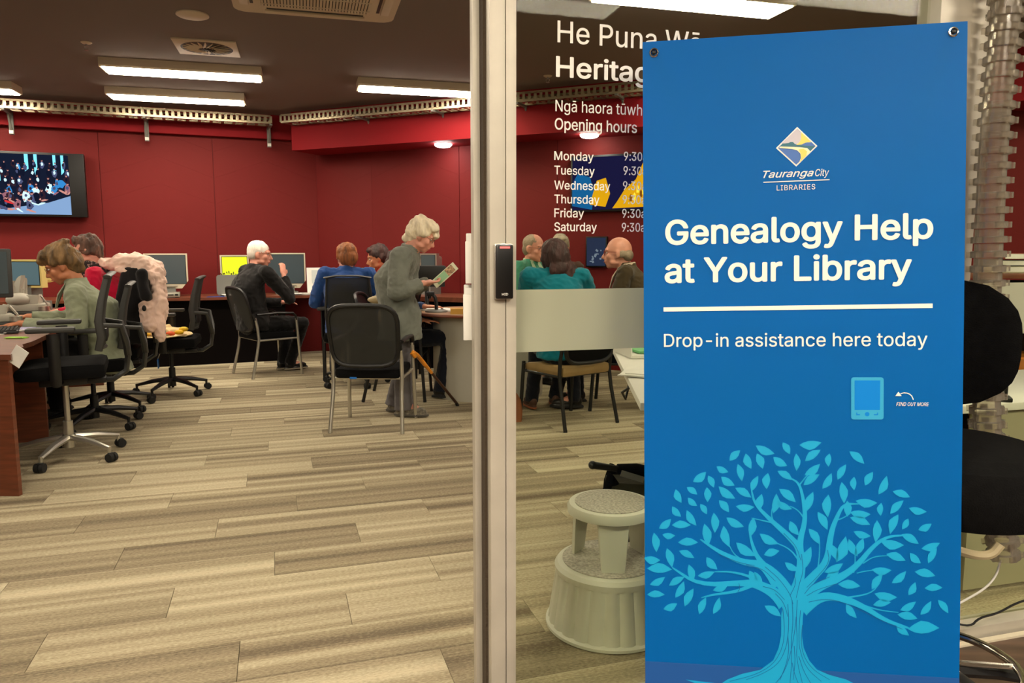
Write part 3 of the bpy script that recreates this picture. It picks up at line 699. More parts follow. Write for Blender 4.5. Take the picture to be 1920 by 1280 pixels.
def make_task(sh=.50, base=BLACKP, arms=True, col=BLACKP):
    r = empty('task_chair')
    five_star(r, base, 5, 0)
    mb = MB(); mb.cyl((0, 0, .07), (0, 0, .24), .030, .028, 14); mb.cyl((0, 0, .24), (0, 0, sh - .10), .017, .017, 12); mb.build('column', base, r)
    mb = MB(); mb.box((0, .0, sh - .115), (.20, .26, .05), bev=.012); mb.box((0, -.14, sh - .125), (.12, .18, .035), bev=.01); mb.tube([(.08, .05, sh - .12), (.24, .06, sh - .12)], .006); mb.cyl((.23, .06, sh - .12), (.27, .06, sh - .12), .011); mb.build('mechanism', BLACKP, r)
    seat_mesh(.50, .48, .085, sh).build('seat', BFAB, r)
    # back: two curved side bars, cap, mesh and the yoke that carries it
    z = sh; side = [(-.205, z + .08), (-.225, z + .16), (-.215, z + .26), (-.235, z + .38), (-.265, z + .50), (-.275, z + .535)]
    for s_ in (-1, 1):
        mb = MB(); mb.tube([(s_ * (.205 + .012 * sin(i)), y, zz) for i, (y, zz) in enumerate(side)], [.022, .024, .024, .020, .017, .016], 8, flat=((1, 0, 0), .6, 1)); mb.build('back_frame', DGREY, r)
    mb = MB(); mb.tube([(-.215, -.275, z + .53), (-.1, -.30, z + .548), (.1, -.30, z + .548), (.215, -.275, z + .53)], .016, 8, flat=((0, 0, 1), .6, 1.5)); mb.build('back_frame', DGREY, r); mb = MB(); mb.tube([(-.2, -.205, z + .09), (0, -.235, z + .085), (.2, -.205, z + .09)], .014, 8); mb.build('back_frame', DGREY, r)
    mb = MB(); xs = [-1, -.5, 0, .5, 1]
    rows = [[V((.20 * u, y - .028 * (1 - u * u) - .0, zz)) for u in xs] for y, zz in side]
    vv = [[mb.bm.verts.new(p) for p in row] for row in rows]
    for a, b in zip(vv, vv[1:]):
        for k in range(4): mb.bm.faces.new((a[k], a[k + 1], b[k + 1], b[k]))
    mb.build('mesh_back', MESHF, r)
    mb = MB()
    mb.tube([(0, -.14, z - .13), (0, -.27, z - .13), (0, -.345, z - .08), (0, -.36, z + .02)], .022, 8, flat=((1, 0, 0), 1.8, .8))
    for s_ in (-1, 1): mb.tube([(0, -.36, z + .02), (s_ * .09, -.355, z + .10), (s_ * .13, -.33, z + .22), (s_ * .20, -.225, z + .235)], [.022, .02, .018, .016], 8)
    mb.build('back_yoke', DGREY, r)
    mb = MB(); mb.box((0, -.245, z + .17), (.30, .02, .08), bev=.008); mb.build('lumbar_pad', BLACKP, r)
    if arms:
        for s_ in (-1, 1):
            mb = MB(); mb.tube([(s_ * .15, .02, z - .105), (s_ * .28, .02, z - .105), (s_ * .295, .02, z - .05), (s_ * .295, .02, z + .20)], [.02, .02, .022, .024], 8, flat=((0, 1, 0), 1.4, .7)); ap = mb.build('arm_post', BLACKP, r)
            mb = MB(); mb.box((s_ * .285, .03, z + .225), (.085, .25, .03), bev=.013); mb.build('armrest', DGREY, r)
    return r
MESHF = bpy.data.materials.new('black_mesh_fabric'); MESHF.use_nodes = True
_nt = MESHF.node_tree; _b = _nt.nodes['Principled BSDF']; _b.inputs['Base Color'].default_value = lin((38, 38, 35)); _b.inputs['Roughness'].default_value = .8
_b.inputs['Alpha'].default_value = .93
# ---- guest chair with four chrome legs
def make_guest(legm, arms=True, mesh=True, seatm=None, backm=None, armm=None):
    r = empty('guest_chair'); seatm = seatm or BFAB; backm = backm or MESHF; armm = armm or BLACKP
    for sx in (-1, 1):
        mb = MB(); mb.tube([(sx * .262, .245, 0), (sx * .255, .225, .30), (sx * .25, .215, .46), (sx * .25, .205, .60 if arms else .44)], .0145, 10); mb.cyl((sx * .262, .245, 0), (sx * .262, .245, .02), .015); mb.build('leg', legm, r)
        mb = MB(); mb.tube([(sx * .262, -.29, 0), (sx * .25, -.225, .28), (sx * .25, -.205, .40), (sx * .25, -.215, .52), (sx * .245, -.235, .62)], .0145, 10); mb.cyl((sx * .262, -.29, 0), (sx * .26, -.287, .02), .015); mb.build('leg', legm, r)
        if arms:
            mb = MB(); mb.tube([(sx * .25, .205, .58), (sx * .25, .20, .625), (sx * .25, .17, .655), (sx * .25, 0, .665), (sx * .25, -.22, .655)], [.014, .016, .018, .02, .018], 10, flat=((1, 0, 0), 1.2, .7)); mb.build('armrest', armm, r)
    mb = MB(); mb.tube([(-.25, .21, .39), (.25, .21, .39)], .010); mb.tube([(-.25, -.2, .39), (.25, -.2, .39)], .010)
    for sx in (-1, 1): mb.tube([(sx * .25, .21, .39), (sx * .25, -.21, .39)], .010)
    mb.build('seat_rail', legm, r)
    seat_mesh(.47, .46, .07, .455).build('seat', seatm, r)
    # back: rounded frame + mesh
    outl = []
    for k in range(28):
        a = 2 * pi * k / 28; cx = abs(cos(a)) ** .45 * (1 if cos(a) > 0 else -1); sz = abs(sin(a)) ** .45 * (1 if sin(a) > 0 else -1)
        zz = .70 + .215 * sz; wd = .235 + .018 * (sz * .5 + .5)
        xx = wd * cx; yy = -.235 - .10 * (zz - .5) / .4 - .035 * (1 - (xx / .25) ** 2)
        outl.append((xx, yy, zz + (.012 * (1 - (xx / .25) ** 2) if sz > .5 else 0)))
    mb = MB(); mb.tube(outl, .0165, 8, closed=True, flat=((0, 1, 0), .9, 1.0)); mb.build('back_frame', armm, r)
    mb = MB(); c_ = mb.bm.verts.new((0, -.235 - .10 * .5 - .035, .70)); vs = [mb.bm.verts.new(p) for p in outl]
    inner = [mb.bm.verts.new((p[0] * .5, -.235 - .10 * (((p[2] - .7) * .5 + .7) - .5) / .4 - .035 * (1 - (p[0] * .5 / .25) ** 2), (p[2] - .7) * .5 + .7)) for p in outl]
    for k in range(28):
        j = (k + 1) % 28; mb.bm.faces.new((vs[k], vs[j], inner[j], inner[k])); mb.bm.faces.new((inner[k], inner[j], c_))
    mb.build('mesh_back', backm, r)
    mb = MB()
    for sx in (-1, 1): mb.tube([(sx * .245, -.235, .60), (sx * .243, -.262, .66)], .017, 8)
    mb.build('back_bracket', armm, r)
    return r
GC = make_guest(STEEL); tag(GC, 'x', 'chair', 'guest chairs with metal legs')
place(GC, -1.03, 5.52, R(-3), 'black mesh back guest chair with metal legs and a blue tag, back to the camera')
mb = MB(); mb.box((-.10, -.228, .392), (.05, .006, .014), bev=.002); mb.build('blue_tag', mat('blue_tag', (20, 110, 200), .5), GC)
g2 = copy_tree(GC); place(g2, -2.59, 7.88, face(.75, .66), 'black guest chair with metal legs under the white-haired man')
for ch in list(g2.children):
    if ch.name.startswith('blue_tag'): bpy.data.objects.remove(ch)
BC = make_guest(BLACKP, backm=BLACKP); tag(BC, 'x', 'chair', 'black framed meeting chairs')
BC.name = 'meeting_chair'
place(BC, -1.0, 6.62, R(-90), 'black framed chair half hidden behind the standing woman')
o = copy_tree(BC); place(o, .93, 6.2, face(-.97, .2), 'black framed chair under the man in the olive jacket')
o = copy_tree(BC); place(o, .16, 7.56, face(.8, -.5), 'black framed chair under the man in the green collared top')
o = copy_tree(BC); place(o, .5, 8.0, face(-.2, -1), 'black framed chair behind the curved table under the grey-haired person')
o = copy_tree(BC); place(o, -1.36, 7.95, R(80), 'black framed chair under the person in the red top')
TAN = mat('tan_seat_underside', (150, 122, 78), .6, var=.05)
BG = make_guest(BLACKP, arms=False, seatm=TAN, backm=BFAB); BG.name = 'meeting_chair'; tag(BG, 'x', 'chair')
place(BG, .42, 5.65, face(-.6, .8), 'dark four-legged chair with a tan seat under the woman in teal')

TC = make_task(.52, BLACKP); tag(TC, 'x', 'chair', 'swivel task chairs')
pB = at_h(180, 800); place(TC, pB.x, pB.y, face(-.906, -.42), 'black swivel chair with mesh back under the woman in the sage jacket')
o = copy_tree(TC); place(o, -3.3, 6.05, face(-.93, -.36), 'black swivel chair with a pink coat over its back')
for ch in list(o.children):
    if ch.name.startswith('arm'): bpy.data.objects.remove(ch)
pD = at_h(325, 737); o = copy_tree(TC); place(o, pD.x, pD.y, face(-.96, -.28), 'empty black swivel chair holding a cream bag with a blue tag hanging below')
mb = MB(); mb.tube([(.10, .1, .39), (.11, .12, .34), (.10, .13, .31)], .004); mb.build('tag_cord', STEEL, o)
mb = MB(); mb.box((.10, .13, .265), (.075, .006, .085), bev=.003, rot=rm(.3, 0, .3)); mb.build('blue_tag', bpy.data.materials['blue_tag'], o)
o = copy_tree(TC); place(o, -1.55, 7.25, R(4), 'black mesh back swivel chair under the copper-haired woman')
TA = make_task(.615, STEEL); tag(TA, 'x', 'chair', 'swivel task chairs')
pA = at_h(132, 858); place(TA, pA.x, pA.y, face(-.90, -.45), 'nearest empty black swivel chair with a polished metal five-star base')
print('pA', pA, 'pB', pB, 'pD', pD)

# ---- drafting chair by the banner
st = empty('drafting_chair', (1.20, 1.975, 0), R(-8), 'padded black high drafting chair with a chrome foot ring beside the banner', 'chair')
PADM = mat('black_pile_upholstery', (15, 15, 15), .98, bump=.4, bscale=260, spec=.08, var=.2, vscale=40)
mb = MB(); mb.lathe([(.0001, .60), (.16, .60), (.235, .615), (.262, .67), (.265, .73), (.25, .765), (.20, .785), (.0001, .795)], 40); mb.build('seat', PADM, st)
mb = MB()
rows = []
for i in range(13):
    u = -1 + 2 * i / 12; zc = 1.03 + .205 * u; wd = .215 * (1 - abs(u) ** 3.2) ** .5 + .002
    rows.append([(wd * cos(a), .215 + .045 * (1 - abs(u) ** 2) * sin(a) * (1 if sin(a) > 0 else .6) + .09 * (cos(a) * wd / .2) ** 2 * -1 + .03, zc) for a in [2 * pi * k / 20 for k in range(20)]])
mb.rings(rows); back = mb.build('backrest', PADM, st)
mb = MB(); mb.tube([(0, .05, .59), (0, .25, .59), (0, .275, .66), (0, .27, .98)], .014, 8, flat=((1, 0, 0), 1.6, .5)); mb.build('back_bar', BLACKP, st)
mb = MB(); mb.cyl((0, 0, .07), (0, 0, .62), .026, .02, 16); mb.build('column', CHROME, st)
mb = MB(); mb.tube([(.20 * cos(k * pi / 16), .20 * sin(k * pi / 16), .155) for k in range(32)], .012, 10, closed=True)
for k in range(3): a = k * 2 * pi / 3; mb.tube([(0, 0, .155), (.20 * cos(a), .20 * sin(a), .155)], .008, 8)
mb.build('foot_ring', CHROME, st)
five_star(st, BLACKP, 5, 0, rad=.30)

# ---- left desk row
DZ = .765
dx, dy = -.364, 1.0; dn = V((-.342, .94, 0)).normalized(); dl = V((-.94, -.342, 0))   # along, and away from the sitters
p0 = V((-2.78, 4.12, 0))
desk = empty('reading_desk', p0, 0, 'long walnut desk with a wooden end panel at the left edge', 'desk')
DM = Matrix(((dn.x, dl.x, 0, 0), (dn.y, dl.y, 0, 0), (0, 0, 1, 0), (0, 0, 0, 1)))   # local x along the row, local y to the wall side
mb = MB()
LD_ = 3.3
poly = [(.0, .16), (.03, .05), (.12, -.01), (.3, -.03), (LD_, -.0), (LD_, .8), (0, .8)]
mb.prism([(x, y) for x, y in poly], DZ - .028, DZ, M=DM); mb.build('desktop', BROWNT, desk, smooth=False)
endr = at_y(36, 930, 3.95).x
mb = MB(); a = at_h(36, 930, 0); q = a - p0
pe = at_h(20, 660, DZ - .03)
mb.boxm((a.x - .9 - p0.x, a.y - p0.y, 0), (a.x - p0.x, a.y - p0.y + .028, DZ - .03)); mb.build('end_panel', BROWNW, desk, smooth=False)
mb = MB()
mb.prism([(a.x - .9 - p0.x, a.y - p0.y - .02), (a.x - p0.x + .03, a.y - p0.y - .02), (.03, .05), (-.3, .5), (-.9, .3)], DZ - .029, DZ + .0005); mb.build('desktop', BROWNT, desk, smooth=False)
mb = MB(); mb.boxm((.2, .55, .05), (LD_, .57, DZ - .03), M=DM); mb.build('modesty_panel', mat('dark_panel', (44, 26, 22), .6), desk, smooth=False)
mb = MB(); mb.boxm((1.0, .08, 0), (1.03, .55, DZ - .03), M=DM); mb.build('divider_panel', BROWNW, desk, smooth=False); mb = MB(); mb.boxm((LD_ - .03, .08, 0), (LD_, .55, DZ - .03), M=DM); mb.build('divider_panel', BROWNW, desk, smooth=False)
# leaflet pinned to the desk end
c = at_y(34, 655, 4.15)
mb = MB(); mb.box((0, 0, 0), (.075, .003, .10)); o = mb.build('note_card', PAPER, None, c, (0, R(35), 0)); o.location = (a.x + .045, a.y + .012, c.z); tag(o, 'white card sticking out under the left desk corner', 'card')

# ---- readers (large beige framed screens)
SCR_OFF = SCREENOFF
def reader(label, pc, yaw, w_, h_, screen, foot=.0, case=BEIGECASE, chin=True, lift=.06, name='screen_reader'):
    """pc is the point under the middle of the screen on the desktop"""
    r = empty(name, pc, yaw, label, 'monitor')
    z0 = lift; out = [(-w_ / 2, z0 + h_), (w_ / 2, z0 + h_), (w_ / 2, z0 + h_ * .22), (w_ / 2 - h_ * .17, z0), (-w_ / 2 + h_ * .17, z0), (-w_ / 2, z0 + h_ * .22)] if chin else [(-w_ / 2, z0 + h_), (w_ / 2, z0 + h_), (w_ / 2, z0), (-w_ / 2, z0)]
    MX = Matrix(((1, 0, 0, 0), (0, 0, 1, 0), (0, 1, 0, 0), (0, 0, 0, 1)))
    mb = MB(); mb.prism(out, 0, .06, M=MX); mb.box((0, .13, z0 + h_ * .5), (w_ * .7, .15, h_ * .7), bev=.03); mb.build('case', case, r, smooth=False)
    mb = MB(); b0 = z0 + (h_ * .14 if chin else .025); mb.boxm((-w_ / 2 + .022, -.004, b0), (w_ / 2 - .022, .002, z0 + h_ - .022)); mb.build('screen', screen, r, smooth=False)
    mb = MB(); mb.boxm((-w_ / 2 + .016, -.002, b0 - .006), (w_ / 2 - .016, .001, z0 + h_ - .016)); mb.build('bezel', BLACKP, r, smooth=False)
    if chin:
        mb = MB(); mb.box((0, -.006, z0 + h_ * .08), (w_ * .5, .006, .014)); mb.build('control_strip', STEEL, r, smooth=False)
    mb = MB(); mb.boxm((-w_ * .28, -.06, 0), (w_ * .28, .18, z0 * .45)); mb.boxm((-w_ * .2, .0, z0 * .45), (w_ * .2, .12, z0 + .02)); mb.build('base', MGREY, r, smooth=False)
    return r
def on_left(px, off, h): p = at_pl(px, 500, C0 + LN * off, LN); return V((p.x, p.y, h))
def wid(px0, px1, off, Nn): 
    a = at_pl(px0, 500, C0 + Nn * off, Nn); b = at_pl(px1, 500, C0 + Nn * off, Nn); return (b - a).length
LZ = .775
# back desks
wd_ = empty('wall_desk', Lw(.0, 0), 0, 'long walnut topped wall desk with a dark shaded kneehole under the wall screen', 'desk')
ML2 = Matrix(((LD.x, LN.x, 0, 0), (LD.y, LN.y, 0, 0), (0, 0, 1, 0), (0, 0, 0, 1)))
mb = MB(); mb.boxm((.02, .02, LZ - .03), (4.6, .80, LZ), M=ML2); mb.build('desktop', BROWNT, wd_, smooth=False)
mb = MB(); mb.boxm((.02, .802, LZ - .03), (4.6, .806, LZ), M=ML2); mb.build('edge_band', BROWNW, wd_, smooth=False)
VBLK = mat('kneehole_shade_black', (10, 6, 6), .95, spec=.1)  # near-black sheet colour stands for the shade in the open kneehole
mb = MB(); mb.boxm((.5, .70, .0), (4.6, .72, LZ - .031), M=ML2); mb.build('front_panel', VBLK, wd_, smooth=False)
MR2 = Matrix(((RD.x, RN.x, 0, 0), (RD.y, RN.y, 0, 0), (0, 0, 1, 0), (0, 0, 0, 1)))
RZ = .80
wd2 = empty('wall_desk', Rw(.0, 0), 0, 'walnut topped wall desk with a dark shaded kneehole behind the standing woman', 'desk')
mb = MB(); mb.boxm((.86, .02, RZ - .05), (2.7, .75, RZ), M=MR2); mb.build('desktop', BROWNT, wd2, smooth=False)
mb = MB(); mb.boxm((.9, .66, .0), (2.7, .68, RZ - .051), M=MR2); mb.build('front_panel', VBLK, wd2, smooth=False)
h_at = lambda px, py0, py1, off, Nn: (at_pl(px, py0, C0 + Nn * off, Nn).z - at_pl(px, py1, C0 + Nn * off, Nn).z)
def rd_left(label, px0, px1, py0, py1, off, screen, **k):
    pm_ = on_left((px0 + px1) / 2, off, LZ); zt = at_pl((px0 + px1) / 2, py0, C0 + LN * off, LN).z; zb = at_pl((px0 + px1) / 2, py1, C0 + LN * off, LN).z
    return reader(label, pm_, LROT, wid(px0, px1, off, LN), zt - zb, screen, lift=max(.03, zb - LZ), **k)
rd_left('large idle beige framed screen on the wall desk behind the empty swivel chair', 270, 352, 475, 541, .42, SCR_OFF)
YEL = glow('yellow_screen', (.62, .70, .02, 1), 1.0)
m_y = rd_left('beige framed screen showing a yellow page left of the white-haired man', 413, 467, 478, 536, .30, YEL, chin=False)
mb = MB()
for k in range(9):
    x = -.15 + .02 * k + random.uniform(-.01, .01); zz = random.uniform(.24, .27); mb.box((x, -.006, zz), (.012, .002, .02 + random.random() * .02), rot=rm(0, 0, random.uniform(-.6, .6)))
mb.box((.12, -.006, .29), (.07, .002, .02), rot=rm(0, 0, .6)); mb.build('page_marks', mat('page_marks', (90, 84, 20), .6), m_y, smooth=False)
rd_left('large idle beige framed screen right of the white-haired man', 500, 573, 474, 540, .40, SCREENOFF)
p = at_pl(803, 500, C0 + RN * .35, RN); zt = at_pl(803, 475, C0 + RN * .35, RN).z
reader('small silver framed screen behind the standing woman', V((p.x, p.y, RZ)), RROT, .17 * 1.3, .2, SCREENOFF, lift=zt - RZ - .2, chin=False, case=STEEL)
# grey box behind the man: document feeder back
p = on_left(428, .62, LZ)
r = empty('desk_screen', (p.x, p.y, LZ), LROT, 'rounded grey privacy panel standing before the yellow screen', 'panel')
mb = MB(); mb.prism([(x, y) for x, y in rr(-.135, .0, .135, .235, .03)], 0, .02, M=Matrix(((1, 0, 0, 0), (0, 0, 1, 0), (0, 1, 0, .012), (0, 0, 0, 1)))); mb.build('panel', MGREY, r, smooth=False)
mb = MB(); mb.box((0, .01, .006), (.2, .1, .012)); mb.build('foot', DGREY, r, smooth=False)
def papers(label, pos, rz, n=4, size=(.21, .297), m=PAPER, name='paper_stack', group=None, spread=.02):
    r = empty(name, pos, rz, label, 'papers', group)
    for k in range(n):
        mb = MB(); mb.box((random.uniform(-spread, spread), random.uniform(-spread, spread), .002 + .004 * k), (size[0], size[1], .004), rot=rm(random.uniform(-.15, .15))); mb.build('sheet', m, r, smooth=False)
    return r
p = on_left(443, .66, LZ); papers('stack of white papers on the wall desk left of the white-haired man', p, LROT + .1, 6, (.3, .2))
p = on_left(406, .70, LZ); papers('blue folder lying on the wall desk', p, LROT, 1, (.2, .14), mat('blue_folder', (40, 60, 130), .6), 'folder')
p = on_left(556, .62, LZ); papers('loose white papers in front of the white-haired man', p, LROT, 5, (.34, .2), spread=.05)
p = on_left(585, .66, LZ); papers('loose white sheets under the standing document at the corner', p, LROT, 3, (.26, .18), spread=.03)
p = on_left(591, .60, LZ + .012)
r = empty('document_stand', p, LROT, 'tall white printed sheet propped upright on the wall desk near the corner', 'document')
mb = MB(); mb.box((0, 0, .16), (.205, .004, .30), rot=rm(0, R(-6))); mb.build('sheet', PAPER, r, smooth=False)
mb = MB(); mb.box((.02, -.005, .20), (.13, .003, .16), rot=rm(0, R(-6))); mb.build('faint_print', mat('faint_print', (200, 206, 204), .8), r, smooth=False)
mb = MB(); mb.box((0, .03, .004), (.16, .1, .008)); mb.build('foot', DGREY, r, smooth=False)
# equipment in front of the first reader
p = on_left(305, .66, LZ); r = empty('disc_player', p, LROT, 'flat silver player box on the wall desk under the first large screen', 'player')
mb = MB(); mb.box((0, 0, .035), (.33, .2, .05), bev=.004); mb.build('case', STEEL, r)
mb = MB(); mb.box((0, -.101, .035), (.2, .004, .012)); mb.box((.13, -.101, .035), (.03, .004, .02)); mb.build('slot', BLACKP, r, smooth=False)
for s_ in (-1, 1):
    mb = MB(); mb.cyl((s_ * .13, 0, 0), (s_ * .13, 0, .012), .02); mb.build('foot', RUBBER, r)

# ---- wall television
a = at_pl(163, 350, C0 + LN * .02, LN); tt = (a - C0).dot(LD)
zt = at_pl(161, 291, C0 + LN * .02, LN).z; zb = at_pl(163, 408, C0 + LN * .02, LN).z
TVW = 1.25; tv = empty('wall_television', Lw(tt + TVW / 2, .0, (zt + zb) / 2) , LROT, 'wall mounted television showing a colour photograph of a seated crowd', 'television')
TH_ = zt - zb
mb = MB(); mb.boxm((-TVW / 2, -.13, -TH_ / 2), (TVW / 2, -.03, TH_ / 2), bev=.006); mb.build('case', mat('tv_black', (6, 6, 8), .4), tv)
mb = MB(); mb.box((0, -.015, 0), (.4, .03, .3)); mb.build('wall_bracket', BLACKP, tv, smooth=False)
sw, sh_ = TVW - .06, TH_ - .05
def em(n, c, s=1.0): return glow(n, lin(c), s)
SO = -.075     # the picture stops short of the case's right end
mb = MB(); mb.box((SO, -.1315, 0), (sw - .10, .003, sh_)); mb.build('screen', em('tv_dark', (20, 26, 44), .8), tv, smooth=False)
sw -= .10
cols = {'n': em('tv_navy', (14, 18, 34)), 'w': em('tv_white', (176, 205, 214), 1.1), 'c': em('tv_cyan', (112, 196, 220), 1.1), 's': em('tv_skin', (176, 122, 112)), 'r': em('tv_red', (186, 44, 46), 1.0), 'b': em('tv_blue', (44, 116, 176), 1.0), 'g': em('tv_ground', (112, 140, 176), 1.0), 'k': em('tv_dark_plum', (40, 26, 34)), 'p': em('tv_pink', (130, 86, 96)), 'm': em('tv_mid', (64, 70, 100))}  # the dark plum tone serves as hair and clothing in the crowd
mats_ = list(cols.values()); keys = list(cols.keys())
mb = MB(); rnd = random.Random(5)
def blob2(cx, cz, rx, rz, k, lv=0, n=9, ang=0, rot=0):
    mb.mi = keys.index(k); pts = []
    for i in range(n):
        a_ = 2 * pi * i / n + ang; q = 1 + rnd.uniform(-.3, .3); u_ = rx * cos(a_) * q; v_ = rz * sin(a_) * q
        x_ = cx + u_ * cos(rot) - v_ * sin(rot); z_ = cz + u_ * sin(rot) + v_ * cos(rot)
        pts.append((SO + max(-sw / 2, min(sw / 2, x_)), -.1332 - lv * .00012, max(-sh_ / 2, min(sh_ / 2, z_))))
    mb.poly(pts)
mb.mi = keys.index('g'); mb.poly([(SO - sw / 2, -.1333, -sh_ / 2), (SO + sw / 2, -.1333, -sh_ / 2), (SO + sw / 2, -.1333, -sh_ * .18), (SO + sw * .3, -.1333, -sh_ * .30), (SO - sw * .1, -.1333, -sh_ * .42), (SO - sw / 2, -.1333, -sh_ * .46)])
for x_, wd3, z3 in ((.055, .014, .22), (.125, .014, .18), (.29, .016, .2), (.37, .018, .26), (.62, .02, .05), (.80, .018, .2)):
    mb.mi = keys.index('c'); xx = SO + sw / 2 - x_ * sw; mb.poly([(xx - wd3, -.1334, sh_ * .5), (xx + wd3, -.1334, sh_ * .5), (xx + wd3, -.1334, sh_ * z3), (xx - wd3, -.1334, sh_ * (z3 - .05))])
lv = 2
for row in range(6):
    nn_ = 15 - row
    for i in range(nn_):
        x_ = -sw / 2 + sw * (i + .5 + rnd.uniform(-.35, .35)) / nn_; z_ = sh_ * (.36 - .125 * row) + rnd.uniform(-.022, .022)
        if row > 3 and x_ > sw * (.42 - .1 * (row - 3)): continue
        s3 = .75 + row * .10; body = rnd.choice('nnkkmnb' if row < 3 else 'nkmwpmnrkb')
        blob2(x_, z_ - .045 * s3, .030 * s3, .05 * s3, body, lv); blob2(x_ + rnd.uniform(-.01, .01), z_ - .035 * s3, .013, .02, rnd.choice('wmnk'), lv + 1)
        blob2(x_, z_ + .010 * s3, .010 * s3, .013 * s3, 's', lv + 2); blob2(x_, z_ + .019 * s3, .012 * s3, .008 * s3, 'k', lv + 3)
        if row > 2:
            blob2(x_ + .015, z_ - .085 * s3, .034 * s3, .009 * s3, rnd.choice('sspw'), lv + 2, 8, .4, rnd.uniform(-.7, .7)); blob2(x_ - .02, z_ - .075 * s3, .010, .012, 's', lv + 3)
    lv += 4
blob2(sw * .20, -sh_ * .20, .035, .05, 'n', 30); blob2(sw * .20, -sh_ * .10, .04, .03, 'w', 29); blob2(sw * .24, -sh_ * .32, .05, .012, 'w', 31, 8, 0, .3); blob2(sw * .205, -sh_ * .06, .012, .014, 's', 32)
blob2(sw * .43, sh_ * .02, .035, .045, 'b', 30); blob2(sw * .44, -sh_ * .12, .045, .012, 's', 31, 8, 0, -.5); blob2(-sw * .05, -sh_ * .30, .05, .012, 'r', 31, 8, 0, -.4); blob2(-sw * .12, -sh_ * .38, .07, .016, 'm', 31, 8, 0, -.4)
mb.mi = 0
mb.build('picture', mats_, tv, smooth=False)

# ---- poster on the right wall behind the glass: a night scene in yellow and navy, with glow added by emission
po = at_pl(1130, 345, C0 + RN * .02, RN); tpo = (po - C0).dot(RD)
zt = at_pl(1130, 300, C0 + RN * .02, RN).z; zb = at_pl(1130, 388, C0 + RN * .02, RN).z
ps = empty('wall_display', Rw(tpo + .30, .0, (zt + zb) / 2), RROT, 'yellow and navy poster with an added glow seen through the glass opening hours', 'screen')
pw, ph = 1.25, (zt - zb) * 1.12
mb = MB(); mb.boxm((-pw / 2 - .02, -.07, -ph / 2 - .02), (pw / 2 + .02, -.005, ph / 2 + .02), bev=.004); mb.build('case', bpy.data.materials['tv_black'], ps)
mb = MB(); mb.box((0, -.0715, 0), (pw, .002, ph)); mb.build('screen', em('pic_navy', (26, 24, 62), .8), ps, smooth=False)
pm1 = [em('pic_yellow', (206, 148, 16)), em('pic_light', (236, 196, 60), 1.2), em('pic_blue', (20, 84, 140)), em('pic_brown', (120, 70, 14))]
mb = MB()
def q2(pts, k, lv): mb.mi = k; mb.poly([(x_ * pw - pw / 2, -.0728 - .0004 * lv, y_ * ph - ph / 2) for x_, y_ in pts])
q2([(0, .08), (.18, .0), (.2, .32), (.16, .62), (.05, .7), (0, .5)], 2, 0)
q2([(.16, .1), (.30, .05), (.34, .3), (.30, .6), (.22, .55)], 0, 1)
q2([(.36, .02), (1, .05), (1, .95), (.92, .8), (.84, 1), (.70, .98), (.62, .86), (.56, .55), (.46, .35), (.40, .14)], 0, 1)
for k in range(16):
    x_ = .5 + .03 * k + rnd.uniform(-.01, .01); y_ = rnd.uniform(.15, .8) if x_ > .6 else rnd.uniform(.12, .4); q2([(x_, y_), (x_ + .022, y_), (x_ + .022, y_ + .1), (x_ + .011, y_ + .14), (x_, y_ + .1)], 1 if k % 3 else 3, 2)
mb.mi = 0; mb.build('picture', pm1, ps, smooth=False)
# small screen behind the bald man
p = at_pl(1118, 472, C0 + RN * .05, RN)
r = empty('wall_display', Rw((p - C0).dot(RD), 0, p.z), RROT, 'small dark blue lit wall screen beside the bald head of the seated person', 'screen')
mb = MB(); mb.box((0, -.03, 0), (.24, .05, .33), bev=.006); mb.build('case', bpy.data.materials['tv_black'], r)
mb = MB(); mb.box((0, -.056, 0), (.21, .003, .30)); mb.build('screen', em('blue_screen', (40, 48, 74), .8), r, smooth=False)
mb = MB()
for k in range(9): mb.box((random.uniform(-.07, .07), -.058, random.uniform(-.11, .02)), (random.uniform(.01, .04), .002, random.uniform(.01, .03)), rot=rm(0, 0, k))
mb.build('pale_marks', em('pale_marks', (120, 130, 150), .7), r, smooth=False)

# ---- curved table
ct = empty('curved_table', (-.22, 6.78, 0), 0, 'walnut edged curved meeting table on a grey rounded base', 'table')
mb = MB(); mb.prism([(.66 * cos(k * pi / 20), .56 * sin(k * pi / 20)) for k in range(40)], .735, .762); mb.build('tabletop', mat('table_laminate', (158, 120, 88), .4, var=.05), ct, smooth=False)
mb = MB(); mb.tube([(.662 * cos(k * pi / 20), .562 * sin(k * pi / 20), .748) for k in range(40)], .014, 6, closed=True); mb.build('edge_band', BROWNW, ct)
mb = MB(); pts = [(.50 * cos(a), .46 * sin(a)) for a in [pi * .98 + k * pi * 1.02 / 24 for k in range(25)]]; inn = [(x_ * .97, y_ * .97) for x_, y_ in pts][::-1]
mb.prism(pts + inn, 0, .735); mb.build('curved_panel', LGREY, ct)
def on_table(px, h=.762, Y=6.6): return V((at_y(px, 560, Y).x, Y, h))
papers('white papers on the left end of the curved table', on_table(812, .762, 6.85), .3, 3, (.26, .2))
papers('white papers in the middle of the curved table', on_table(862, .762, 6.75), .2, 4, (.32, .22))
bk = empty('book', on_table(868, .762, 6.45), .1, 'thick tan book on the curved table beside the post', 'book')
mb = MB(); mb.box((0, 0, .022), (.21, .15, .036)); mb.build('pages', PAPER, bk, smooth=False)
mb = MB(); mb.box((0, 0, .002), (.22, .16, .004)); mb.box((0, 0, .042), (.22, .16, .004)); mb.box((0, -.08, .022), (.22, .004, .044)); mb.build('cover', mat('tan_cover', (196, 150, 60), .6), bk, smooth=False)
